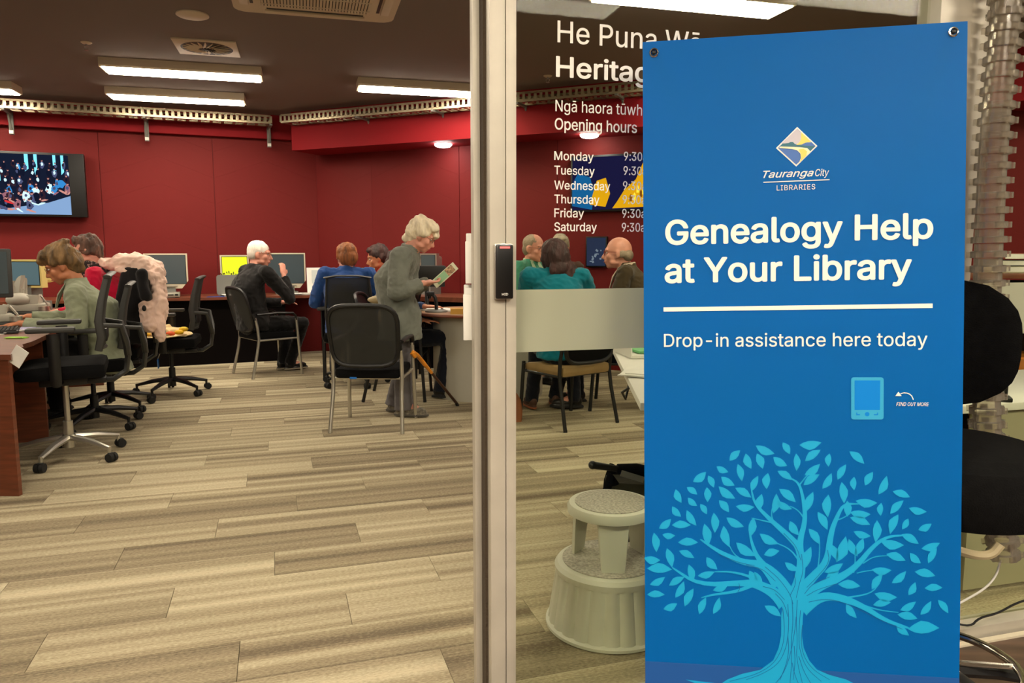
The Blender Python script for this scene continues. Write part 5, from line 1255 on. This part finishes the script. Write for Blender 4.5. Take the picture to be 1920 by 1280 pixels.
    rows += [(pv + V((0, 0, .02)), .175 * tk, .145 * tk, 0), (pv.lerp(ch, .45) + V((0, -.01 - bk_ * .6, 0)), .165 * tk, .135 * tk, 0), (ch + V((0, -.01 - bk_, 0)), .18 * tk, .135 * tk, 0),
             (ch.lerp(nk + V((0, 0, -.10)), .55) + V((0, -.015 - bk_ * .9, 0)), .178 * tk, .125 * tk, 0), (nk + V((0, -.02 - bk_ * .6, -.09)), .165 * tk, .105 * tk, 0), (nk + V((0, -.014, -.03)), .105, .08, 0), (nk + V((0, -.004, g('collar', .018))), .066, .066, 0)]
    loft(mb, rows, 28)
    sl = g('sleeve', 1.0)
    for k, s_ in (('L', -1), ('R', 1)):
        el, wr_ = J['el' + k], J['wr' + k]; f = g('cuff', .93); cf = el.lerp(wr_, f)
        mb.caps(S[k], nk + V((s_ * .05, -.02, -.06)), .068 * tk ** .5, .066)
        mb.caps(S[k], S[k].lerp(el, .5), .070 * sl, .064 * sl); mb.caps(S[k].lerp(el, .5), el, .064 * sl, .056 * sl); mb.cyl(el, cf, .056 * sl, .042 * sl, 16); mb.sph(el.lerp(cf, .4), .054 * sl)
    fuse(mb, g('topname', 'jacket'), top, r, .0085, 4, g('fold', .012), 9, nz3=.0065)
    if g('collarm'):
        mb = MB(); mb.tube([nk + V((.068 * cos(a_), -.008 + .064 * sin(a_), -.012 + .012 * sin(a_ + pi))) for a_ in [2 * pi * q / 20 for q in range(20)]], .014, 8, closed=True, flat=((0, 0, 1), 1.5, .6))
        if not g('nolapel'): mb.tube([nk + V((.05, .05, -.02)), nk + V((.06, .10, -.10)), nk + V((.035, .13, -.2))], [.016, .022, .008], 8, flat=((0, 1, 0), .4, 1.4)); mb.tube([nk + V((-.05, .05, -.02)), nk + V((-.06, .10, -.10)), nk + V((-.035, .13, -.2))], [.016, .022, .008], 8, flat=((0, 1, 0), .4, 1.4))
        mb.build('collar', g('collarm'), r)
    # trousers
    mb = MB(); tr_ = g('trk', 1.0)
    mb.sph(pv + V((0, -.02, -.03)), (.165 * tr_, .13 * tr_, .11 * tr_), seg=20)
    for k, s_ in (('L', -1), ('R', 1)):
        hp_, kn, an = J.get('hip' + k, pv + V((s_ * .09, 0, -.02))), J['kn' + k], J['an' + k]
        mb.caps(hp_, kn, .092 * tr_, .068 * tr_); cf = kn.lerp(an, g('hemleg', 1.08)); mb.cyl(kn, cf, .066 * tr_, g('cuffr', .055), 18); mb.sph(kn, .067 * tr_)
    fuse(mb, 'trousers', g('bottom'), r, .009, 4, .008, 9, nz3=.005)
    for k in 'LR':
        an = J['an' + k]; s_ = -1 if k == 'L' else 1
        td = V(J.get('toe' + k, V((s_ * .1, 1, -.15)))).normalized(); u = V((td.x, td.y, 0)).normalized() if abs(td.z) < .95 else V((0, 1, 0))
        zl_ = an.z - .085; B = Matrix.Rotation(atan2(-td.x, td.y), 4, 'Z') @ Matrix.Rotation(math.asin(max(-1, min(1, td.z + .0))) if g('tilt') else 0, 4, 'X')
        c0 = V((an.x, an.y, zl_)); MX = T(*c0) @ B
        mb = MB(); mb.prism([(.040 * cos(q * pi / 12) * (1 + .12 * sin(q * pi / 12)), .06 + .138 * sin(q * pi / 12)) for q in range(24)], 0, .022, M=MX); mb.sph((0, -.02, .055), (.036, .05, .05), M=MX); mb.sph((0, .09, .038), (.038, .095, .034), M=MX); mb.caps((0, .03, .05), (0, -.01, .075), .034, .036, M=MX)
        sh_o = fuse(mb, 'shoe', g('shoe'), r, .006, 2)
        mb = MB(); mb.prism([(.043 * cos(q * pi / 12) * (1 + .12 * sin(q * pi / 12)), .06 + .142 * sin(q * pi / 12)) for q in range(24)], 0, .014, M=MX); mb.build('shoe_sole', g('sole', RUBBER), sh_o, smooth=False)
    return r, H, J

CAPHAIR = [((0, -.022, .045), (.086, .098, .088)), ((0, -.055, .0), (.080, .066, .085)), ((.055, -.02, .02), (.032, .055, .055)), ((-.055, -.02, .02), (.032, .055, .055)), ((0, .045, .088), (.058, .04, .026))]
DARKT = cloth('black_trousers', (12, 12, 13)); NAVYT = cloth('navy_trousers', (15, 18, 30))
BSHOE = mat('black_leather', (20, 18, 18), .4); BROWNS = mat('brown_suede', (74, 48, 36), .8)
WIRE = mat('wire_glasses', (120, 90, 70), .3, .8)
# 1 woman in sage at the near reading desk
w1x, w1y = pB.x, pB.y
W1H = hairmat('hair_ash_blonde', (112, 86, 52))
person('person in a sage green jacket with short tousled blonde-brown hair typing at the left desk', w1x + .0, w1y, face(-.92, -.40), dict(
    pelvis=(0, -.05, .62), chest=(0, .0, .93), neck=(0, .07, 1.09), head=(0, .145, 1.195), pitch=R(-26), shL=(-.18, .05, .99), shR=(.18, .06, .99),
    elL=(-.24, .04, .765), wrL=(-.16, .40, .80), elR=(.20, .12, .80), wrR=(.13, .40, .825), hdL=((.1, 1, -.12), (0, 0, -1), .35), hdR=((-.15, 1, -.02), (0, .1, -1), .45), hsz=1.05,
    knL=(-.12, .45, .60), knR=(.12, .45, .60), anL=(-.11, .56, .10), anR=(.09, .58, .10), hair=W1H, brow=W1H, hs=1.08, skin=SKIN3, specs=WIRE, hn=.020, hsc=22,
    hairs=[((0, -.02, .06), (.098, .108, .090)), ((0, -.062, .01), (.09, .07, .09)), ((.06, -.01, .035), (.035, .065, .055)), ((-.06, -.01, .035), (.035, .065, .055)), ((0, .05, .095), (.075, .055, .04)), ((0, .085, .075), (.05, .03, .03)), ((0, -.075, -.06), (.055, .04, .04)), ((0, -.05, .125), (.06, .07, .03))],
    top=cloth('sage_wool', (136, 142, 118)), hem=(0, -.10, .42), hemr=(.21, .18), back=.04, tk=1.08, sleeve=1.1, bottom=DARKT, shoe=mat('beige_trainer', (196, 182, 150), .8), sole=WHITEP, collarm=bpy.data.materials['sage_wool']))
# earring, handled as part of the head
# 2 woman in pink jacket
W2H = hairmat('hair_greying_brown', (92, 66, 54))
PINK = cloth('crimson_pink_knit', (206, 22, 62))
p2, H2, J2 = person('person in a crimson pink top and dark patterned scarf facing the left desk', -3.27, 6.05, face(-.93, -.36), dict(
    pelvis=(0, -.05, .64), chest=(0, .0, 1.0), neck=(0, .08, 1.18), head=(0, .13, 1.30), pitch=R(-14), elL=(-.25, .08, .86), wrL=(-.18, .34, .82), elR=(.24, .1, .86), wrR=(.14, .36, .82),
    hdL=((.1, 1, -.1), (0, 0, -1), .4), hdR=((-.1, 1, -.1), (0, 0, -1), .4), knL=(-.12, .42, .60), knR=(.12, .42, .60), anL=(-.12, .40, .10), anR=(.12, .40, .10), hair=W2H, hs=1.0, skin=SKIN2, specs=WIRE,
    hairs=CAPHAIR + [((0, -.07, -.04), (.065, .045, .05)), ((0, .03, .105), (.06, .05, .025))], hn=.018, top=PINK, topname='top', tk=1.05, back=.03, bottom=DARKT, shoe=BSHOE))
SCARF = mat('patterned_scarf', (70, 54, 52), .9, bump=.4, bscale=60)
nt = SCARF.node_tree; vo = nt.nodes.new('ShaderNodeTexVoronoi'); vo.inputs['Scale'].default_value = 55; rp = nt.nodes.new('ShaderNodeValToRGB'); tc_ = nt.nodes.new('ShaderNodeTexCoord')
nt.links.new(tc_.outputs['Object'], vo.inputs[0]); nt.links.new(vo.outputs['Distance'], rp.inputs[0]); rp.color_ramp.elements[0].color = lin((190, 160, 150)); rp.color_ramp.elements[1].color = lin((44, 34, 34)); rp.color_ramp.elements[0].position = .15; rp.color_ramp.elements[1].position = .42
nt.links.new(rp.outputs[0], nt.nodes['Principled BSDF'].inputs['Base Color'])
mb = MB(); nk = J2['neck']
for q in range(3): mb.tube([nk + V(((.078 + .012 * q) * cos(a_), -.0 + (.078 + .012 * q) * sin(a_), .005 - .035 * q + .01 * sin(3 * a_ + q))) for a_ in [2 * pi * w_ / 18 for w_ in range(18)]], .030, 8, closed=True)
mb.caps(nk + V((-.04, .09, -.06)), nk + V((-.06, .13, -.24)), .042, .035); mb.caps(nk + V((.03, .09, -.06)), nk + V((.03, .14, -.24)), .04, .035)
fuse(mb, 'scarf', SCARF, p2, .008, 3, .012, 26)
# coat over the chair back
co = empty('coat', (-3.3, 6.05, 0), face(-.93, -.36), 'pale pink coat with black lining draped over a swivel chair back', 'coat')
COATP = cloth('pale_pink_coat', (232, 200, 184)); LINING = cloth('black_lining', (18, 16, 18))
mb = MB()
loft(mb, [((.0, -.385, .60), .20, .040, 0), ((.0, -.40, .80), .215, .050, 0), ((.0, -.39, 1.0), .215, .062, 0), ((.0, -.35, 1.12), .215, .10, 0), ((.0, -.28, 1.20), .20, .15, 0), ((.0, -.22, 1.245), .16, .14, 0), ((.0, -.18, 1.27), .09, .08, 0)], 28)
mb.caps((-.14, -.42, 1.13), (-.20, -.47, 1.05), .05, .012); mb.caps((-.19, -.40, 1.08), (-.24, -.42, .86), .05, .050); mb.caps((-.235, -.40, .88), (-.235, -.41, .62), .045, .045)
mb.caps((-.08, -.02, 1.20), (-.16, -.30, 1.20), .055, .065); mb.caps((-.16, -.12, 1.15), (-.19, -.34, 1.13), .03, .045); mb.caps((-.252, -.315, .88), (-.258, -.33, .71), .052, .060); mb.caps((.02, -.03, 1.19), (.1, -.2, 1.21), .06, .06)
fuse(mb, 'coat_shell', COATP, co, .007, 2, .030, 9, 0, nz3=.014)
mb = MB(); loft(mb, [((-.19, -.20, .56), .05, .10, 0), ((-.20, -.21, .74), .06, .125, 0), ((-.205, -.23, .92), .06, .125, 0), ((-.19, -.24, 1.06), .06, .12, 0), ((-.16, -.24, 1.17), .05, .08, 0)], 20)
mb.caps((-.24, -.30, 1.12), (-.262, -.32, .94), .04, .045)
fuse(mb, 'lining', LINING, co, .008, 3, .014, 15)
mb = MB(); mb.sph((-.308, -.31, .85), (.010, .016, .024)); mb.build('cuff_hole', BLACKP, co)
mb = MB(); mb.box((-.268, -.41, .70), (.012, .08, .13), bev=.005); mb.build('pocket_flap', COATP, co)
# cream bag with bright bits on the empty chair
bgs = empty('cloth_bag', (pD.x, pD.y, .524), face(-.96, -.28), 'cream cloth bag with yellow and orange print lying on the empty chair seat', 'bag')
CREAMC = cloth('cream_cotton', (226, 200, 150)); mb = MB()
mb.sph((0, .02, .018), (.21, .22, .022)); mb.sph((-.05, .10, .05), (.12, .11, .05)); mb.sph((.04, .0, .045), (.12, .13, .04)); mb.caps((-.15, .16, .03), (-.20, -.02, .03), .018, .02); mb.caps((-.05, .12, .10), (.05, .02, .08), .03, .03)
bb = fuse(mb, 'bag_body', CREAMC, bgs, .007, 3, .014, 18)
for c_, q in (((240, 190, 20), (-.17, -.10, .055)), ((226, 90, 30), (-.19, -.03, .045)), ((236, 180, 30), (-.17, .17, .040)), ((240, 200, 40), (-.10, -.13, .075))):
    mb = MB(); mb.sph(q, (.032, .04, .022)); mb.build('printed_patch', mat('patch_%d' % int(c_[1] + q[1] * 100), c_, .7), bgs)
mb = MB(); mb.tube([(-.20, -.12, .03), (-.235, .0, .018), (-.22, .16, .02), (-.15, .24, .03)], .014, 8, flat=((0, 0, 1), .6, 1.4)); mb.build('strap', CREAMC, bgs)
# 3 white-haired man in black
WH = mat('hair_white_cropped', (236, 226, 214), .8, bump=.4, bscale=120, var=.04)
BLKT = cloth('black_sweatshirt', (19, 17, 17), .12)
SHORT = [((0, -.018, .040), (.079, .096, .082)), ((0, -.045, .005), (.074, .062, .075))]
person('person with cropped white hair in a black sweatshirt, hand raised to the face', -2.66, 7.84, face(.66, .75), dict(
    pelvis=(0, -.06, .55), chest=(-.02, -.05, .92), neck=(-.01, -.01, 1.15), head=(0, .03, 1.265), pitch=R(-8), yaw=R(-38), sw=.20, elR=(.27, .20, .80), wrR=(.17, .20, 1.04), elL=(-.26, .14, .74), wrL=(-.12, .36, .74),
    hdR=((-.35, .1, 1), (-1, -.1, 0), .8), hdL=((.3, 1, -.1), (0, 0, -1), .5), knL=(-.14, .44, .52), knR=(.16, .42, .53), anL=(-.08, .30, .10), anR=(.02, .34, .10), hair=WH, brow=WH, skin=SKIN2, specs=WIRE,
    hairs=SHORT, hn=.004, top=BLKT, topname='sweatshirt', tk=1.14, sleeve=1.12, back=.05, bottom=DARKT, shoe=BSHOE, sole=mat('pale_sole', (150, 140, 120), .8), hs=1.16))
# 4 copper-haired woman in blue
CH_ = hairmat('hair_copper', (128, 74, 34))
person('person with short copper hair in a blue top seen from behind over a mesh chair', -1.60, 7.26, R(14), dict(
    pelvis=(-.02, -.05, .58), chest=(-.02, -.02, .92), neck=(0, .02, 1.14), head=(.0, .05, 1.23), pitch=R(-14), yaw=R(18), sw=.20, elL=(-.31, .10, .80), wrL=(-.16, .30, .79), elR=(.28, .10, .80), wrR=(.14, .30, .79),
    hdL=((.2, 1, 0), (0, 0, -1), .4), hdR=((-.2, 1, 0), (0, 0, -1), .4), knL=(-.13, .40, .56), knR=(.13, .40, .56), anL=(-.13, .38, .10), anR=(.13, .38, .10), hair=CH_, hs=1.08, skin=SKIN2, specs=WIRE,
    hairs=[((0, -.025, .05), (.092, .102, .088)), ((0, -.058, .0), (.088, .068, .09)), ((.058, -.02, .02), (.034, .055, .05)), ((-.058, -.02, .02), (.034, .055, .05)), ((0, -.05, -.055), (.072, .05, .03))], hn=.006, top=cloth('denim_blue_knit', (36, 70, 128)), topname='top', tk=1.15, sleeve=1.15, back=.02, bottom=NAVYT, shoe=BSHOE))
# 5 person in red with dark hair, reading
DH = hairmat('hair_dark_brown', (56, 34, 30))
person('person with short dark hair in a red top reading papers behind the standing woman', -1.36, 8.0, face(-.95, -.25), dict(
    pelvis=(0, -.05, .56), chest=(0, -.02, .92), neck=(0, .02, 1.13), head=(0, .07, 1.225), pitch=R(-16), elL=(-.24, .10, .82), wrL=(-.14, .26, .96), elR=(.24, .10, .82), wrR=(.12, .28, .90),
    hdL=((.2, .7, .5), (0, 0, -1), .6), hdR=((-.2, 1, .2), (0, 0, -1), .6), knL=(-.12, .40, .52), knR=(.12, .40, .52), anL=(-.12, .38, .10), anR=(.12, .38, .10), hair=DH, skin=SKIN3, hs=1.12,
    hairs=CAPHAIR + [((0, -.06, -.03), (.07, .05, .05))], hn=.012, top=cloth('red_orange_knit', (196, 54, 34)), topname='top', bottom=NAVYT, shoe=BSHOE, vox=.009))
# 6 seated person in navy hidden behind the standing woman
person('person in navy with black boots seated behind the standing grey-jacketed person', -1.02, 6.62, R(-86), dict(
    pelvis=(0, -.03, .55), chest=(0, -.05, .90), neck=(0, -.01, 1.07), head=(0, .02, 1.18), pitch=R(-14), elL=(-.25, .05, .76), wrL=(-.12, .24, .80), elR=(.25, .05, .72), wrR=(.14, .22, .70),
    hdL=((.2, 1, 0), (0, 0, -1), .4), hdR=((-.1, 1, -.1), (0, 0, -1), .4), knL=(-.13, .46, .545), knR=(.13, .46, .545), anL=(-.12, .40, .10), anR=(.14, .38, .10), hair=DH, hairs=CAPHAIR, top=cloth('slate_blue_shirt', (44, 62, 96)), topname='shirt', bottom=NAVYT, shoe=BSHOE, cuffr=.06, vox=.009))
# 7 standing woman in grey
GH = mat('hair_silver_white', (238, 222, 192), .7, bump=.9, bscale=60, var=.08, vscale=26, stretch=(1, 1, .25)); GREY = cloth('grey_green_coat', (114, 117, 107), .06)
GT = cloth('grey_trousers', (100, 96, 98))
p7, H7, J7 = person('person with tousled white hair in a grey jacket standing and reading a leaflet', -.875, 5.88, R(-90), dict(
    pelvis=(0, .0, .80), chest=(0, .0, 1.10), neck=(0, .085, 1.33), head=(0, .175, 1.415), pitch=R(-30), sw=.17, shL=(-.17, .05, 1.255), shR=(.17, .03, 1.25), elR=(.25, .0, .985), wrR=(.16, .20, 1.055), elL=(-.23, .03, .99), wrL=(-.10, .22, 1.05),
    hdR=((-.55, .8, .05), (-.3, .1, 1), .9), hdL=((.45, .85, .05), (.3, .1, 1), .9), hipL=(-.085, -.01, .80), hipR=(.085, .0, .80), knL=(-.085, .0, .45), knR=(.09, .02, .45), anL=(-.085, -.07, .095), anR=(.09, .02, .095), toeL=(-.05, 1, 0), toeR=(.12, 1, 0),
    hair=GH, brow=GH, skin=SKIN2, specs=WIRE, hn=.020, hsc=24, hs=1.04, hairs=[((0, -.03, .055), (.094, .104, .088)), ((0, -.065, .0), (.088, .065, .09)), ((.06, -.02, .03), (.035, .06, .052)), ((-.06, -.02, .03), (.035, .06, .052)), ((0, .05, .088), (.072, .05, .038)), ((0, .09, .05), (.055, .022, .026)), ((0, -.085, -.06), (.055, .035, .045))],
    top=GREY, hem=(0, -.01, .61), hemr=(.21, .175), tk=1.10, back=.045, sleeve=1.25, cuff=.90, collar=.03, nolapel=1, collarm=GREY, bottom=GT, trk=.92, cuffr=.078, hemleg=1.12, shoe=mat('speckled_grey_shoe', (110, 104, 92), .8, var=.3, vscale=60), sole=mat('grey_sole', (90, 86, 80), .8), fold=.016))
lf = empty('leaflet', at_y(838, 517, 5.80), (0, 0, 0), 'folded pale green leaflet with a small photo in the standing person\'s hands', 'leaflet')
A = at_y(820, 528, 5.86); Bq = at_y(848, 503, 5.86); dq = (Bq - A); L0 = dq.length
lf.location = A + dq * .5
MQ = Matrix.Rotation(-atan2(dq.z, dq.x), 4, 'Y')
mb = MB(); mb.box((0, 0, 0), (L0 * 1.45, .004, .075), M=MQ @ Matrix.Rotation(R(-24), 4, 'X')); mb.build('card', mat('leaflet_cream', (220, 220, 190), .6), lf, smooth=False)
mb = MB(); mb.box((-.02, -.003, 0), (L0 * .8, .002, .062), M=MQ @ Matrix.Rotation(R(-24), 4, 'X')); mb.build('green_print', mat('leaflet_green', (150, 196, 150), .6), lf, smooth=False)
mb = MB(); mb.box((.055, -.003, 0), (L0 * .45, .0025, .062), M=MQ @ Matrix.Rotation(R(-24), 4, 'X')); mb.build('photo_print', mat('leaflet_photo', (150, 120, 90), .6, var=.5, vscale=60), lf, smooth=False)
# walking stick leaning on the front guest chair
ws0 = V((-.735, 5.72, .50)); ws1 = at_h(858, 758, .012) 
wk = empty('walking_stick', ws1, 0, 'amber and dark wood walking stick leaning from the guest chair to the floor', 'walking stick')
d_ = ws0 - ws1
mb = MB(); mb.tube([d_ * .0, d_ * .66], .012, 10); mb.build('lower_shaft', mat('dark_wood_shaft', (66, 40, 24), .4, var=.2), wk)
mb = MB(); u_ = d_.normalized(); sd = V((-.3, -.75, .2)).normalized()
mb.tube([d_ * .66, d_ * .84, d_, d_ + u_ * .03 + sd * .03, d_ + sd * .065 + u_ * .015, d_ + sd * .07 - u_ * .04], [.013, .017, .018, .018, .017, .015], 10); mb.build('amber_handle', mat('amber_wood', (206, 130, 34), .3, var=.2, coat=.4), wk)
mb = MB(); mb.cyl(V((0, 0, -.012)), u_ * .03, .015, .012); mb.build('ferrule', RUBBER, wk)
# tan bag edge behind the chair
tb = empty('handbag', (-1.07, 6.16, .0), 0, 'beige bag hanging on the black chair behind the guest chair back', 'bag')
mb = MB(); mb.sph((-.03, .0, .90), (.10, .05, .035)); mb.sph((.06, .02, .86), (.10, .06, .07)); mb.sph((.06, .02, .76), (.11, .07, .09)); fuse(mb, 'bag_body', mat('beige_leather', (180, 162, 124), .6), tb, .008, 3, .008, 14)
mb = MB(); mb.tube([(.02, .02, .88), (.06, .12, .95), (.10, .26, .93)], .008, 6); mb.build('strap', bpy.data.materials['beige_leather'], tb)
# 8 woman in teal
TEAL = cloth('teal_knit', (8, 108, 126)); LH = hairmat('hair_long_dark_brown', (58, 34, 34))
person('person with long dark hair in a teal top, back to the glass', .40, 5.66, R(10), dict(
    pelvis=(-.03, -.05, .57), chest=(-.05, -.0, .96), neck=(-.07, .02, 1.17), head=(-.075, .05, 1.245), pitch=R(-10), yaw=R(24), roll=R(-6), sw=.205, elL=(-.27, .18, .80), wrL=(-.14, .40, .84), elR=(.27, .18, .80), wrR=(.12, .42, .84),
    hdL=((.2, 1, 0), (0, 0, -1), .4), hdR=((-.2, 1, 0), (0, 0, -1), .4), knL=(-.13, .40, .54), knR=(.13, .42, .54), anL=(-.16, .44, .10), anR=(.05, .50, .10), hair=LH, brow=LH, skin=SKIN, hs=1.10,
    hairs=[((0, -.02, .045), (.090, .102, .090)), ((0, -.06, .0), (.088, .068, .10)), ((0, -.07, -.08), (.10, .055, .08)), ((.03, -.07, -.14), (.11, .05, .07)), ((.06, -.0, .0), (.035, .06, .07)), ((-.06, -.0, .0), (.035, .06, .07))],
    locks=[((.07, -.05, -.08), (.19, -.06, -.24), .055, .018), ((.0, -.08, -.12), (.06, -.09, -.22), .045, .03), ((-.05, -.06, -.10), (-.06, -.07, -.19), .045, .03)], hn=.010, top=TEAL, topname='jumper', tk=1.12, sleeve=1.15, back=.02, bottom=NAVYT, shoe=BROWNS, sole=mat('orange_sole', (150, 84, 52), .7)))
# 9 man right, olive jacket
BALD = [((0, -.07, -.015), (.076, .042, .050)), ((.062, -.03, -.005), (.018, .040, .028)), ((-.062, -.03, -.005), (.018, .040, .028))]
GRH = mat('hair_grey_thin', (150, 132, 112), .8, bump=.5, bscale=90, var=.1)
REDS = mat('red_glasses', (120, 34, 30), .4)
person('bald person with red glasses in an olive jacket facing left beside the banner', .93, 6.12, face(-.97, .2), dict(
    pelvis=(0, -.05, .56), chest=(0, -.02, .96), neck=(0, .0, 1.19), head=(0, .07, 1.28), pitch=R(-2), sw=.20, elL=(-.27, .10, .80), wrL=(-.14, .34, .80), elR=(.27, .10, .80), wrR=(.14, .34, .80),
    hdL=((.2, 1, 0), (0, 0, -1), .5), hdR=((-.2, 1, 0), (0, 0, -1), .5), knL=(-.13, .42, .52), knR=(.13, .42, .52), anL=(-.13, .40, .10), anR=(.13, .40, .10), hair=GRH, skin=SKIN2, specs=REDS, hs=1.12,
    hairs=BALD, hn=.003, top=cloth('olive_jacket', (66, 54, 36)), tk=1.12, back=.03, bottom=NAVYT, shoe=BSHOE, collarm=mat('pale_collar', (190, 170, 150), .8)))
# 10 man left, green collar
person('grey-haired person in a sea green collared top seated behind the curved table by the post', .16, 7.56, face(.78, -.62), dict(
    pelvis=(0, -.03, .58), chest=(0, .0, .98), neck=(0, .04, 1.21), head=(0, .08, 1.325), pitch=R(-8), sw=.20, elL=(-.26, .10, .84), wrL=(-.14, .32, .82), elR=(.26, .10, .84), wrR=(.14, .32, .82),
    hdL=((.2, 1, 0), (0, 0, -1), .5), hdR=((-.2, 1, 0), (0, 0, -1), .5), knL=(-.13, .30, .54), knR=(.13, .30, .54), anL=(-.13, .24, .10), anR=(.13, .24, .10), hair=GRH, skin=SKIN2, specs=REDS, hs=1.18,
    hairs=[((0, -.022, .036), (.078, .094, .078)), ((0, -.05, -.01), (.074, .055, .07))], hn=.003, top=cloth('sea_green_top', (70, 140, 116)), topname='top', collarm=mat('pale_green_collar', (170, 190, 160), .8), bottom=NAVYT, shoe=BSHOE))
# 11 grey-haired behind
person('grey-haired person whose head just shows behind the long-haired person in teal', .52, 7.95, face(-.2, -1), dict(
    pelvis=(0, -.03, .58), chest=(0, .0, .98), neck=(0, .04, 1.19), head=(0, .08, 1.33), pitch=R(-8), elL=(-.26, .10, .84), wrL=(-.14, .28, .82), elR=(.26, .10, .84), wrR=(.14, .28, .82),
    hdL=((.2, 1, 0), (0, 0, -1), .5), hdR=((-.2, 1, 0), (0, 0, -1), .5), knL=(-.13, .38, .54), knR=(.13, .38, .54), anL=(-.13, .36, .10), anR=(.13, .36, .10), hair=mat('hair_grey_full', (150, 138, 118), .8, bump=.5, bscale=90, var=.2), skin=SKIN2, hs=1.1,
    hairs=CAPHAIR, hn=.010, top=cloth('muted_brown_top', (84, 62, 52)), topname='top', bottom=NAVYT, shoe=BSHOE, vox=.009))
# tan shoe or bag standing by the post behind the glass
sb = empty('handbag', at_h(968, 790, 0), R(10), 'orange-brown bag standing on the carpet just right of the post', 'bag')
mb = MB(); mb.rings([[(-.03 + x_ * s_, y_ * .5, z_) for x_, y_ in rr(-.07, -.05, .07, .05, .03)] for s_, z_ in ((1, 0), (1.1, .08), (.9, .17), (.5, .22))]); mb.build('bag_body', mat('orange_brown_leather', (140, 84, 50), .6, var=.1), sb)
mb = MB(); mb.tube([(-.06, 0, .2), (-.04, 0, .27), (.0, 0, .2)], .006); mb.build('handle', BSHOE, sb)
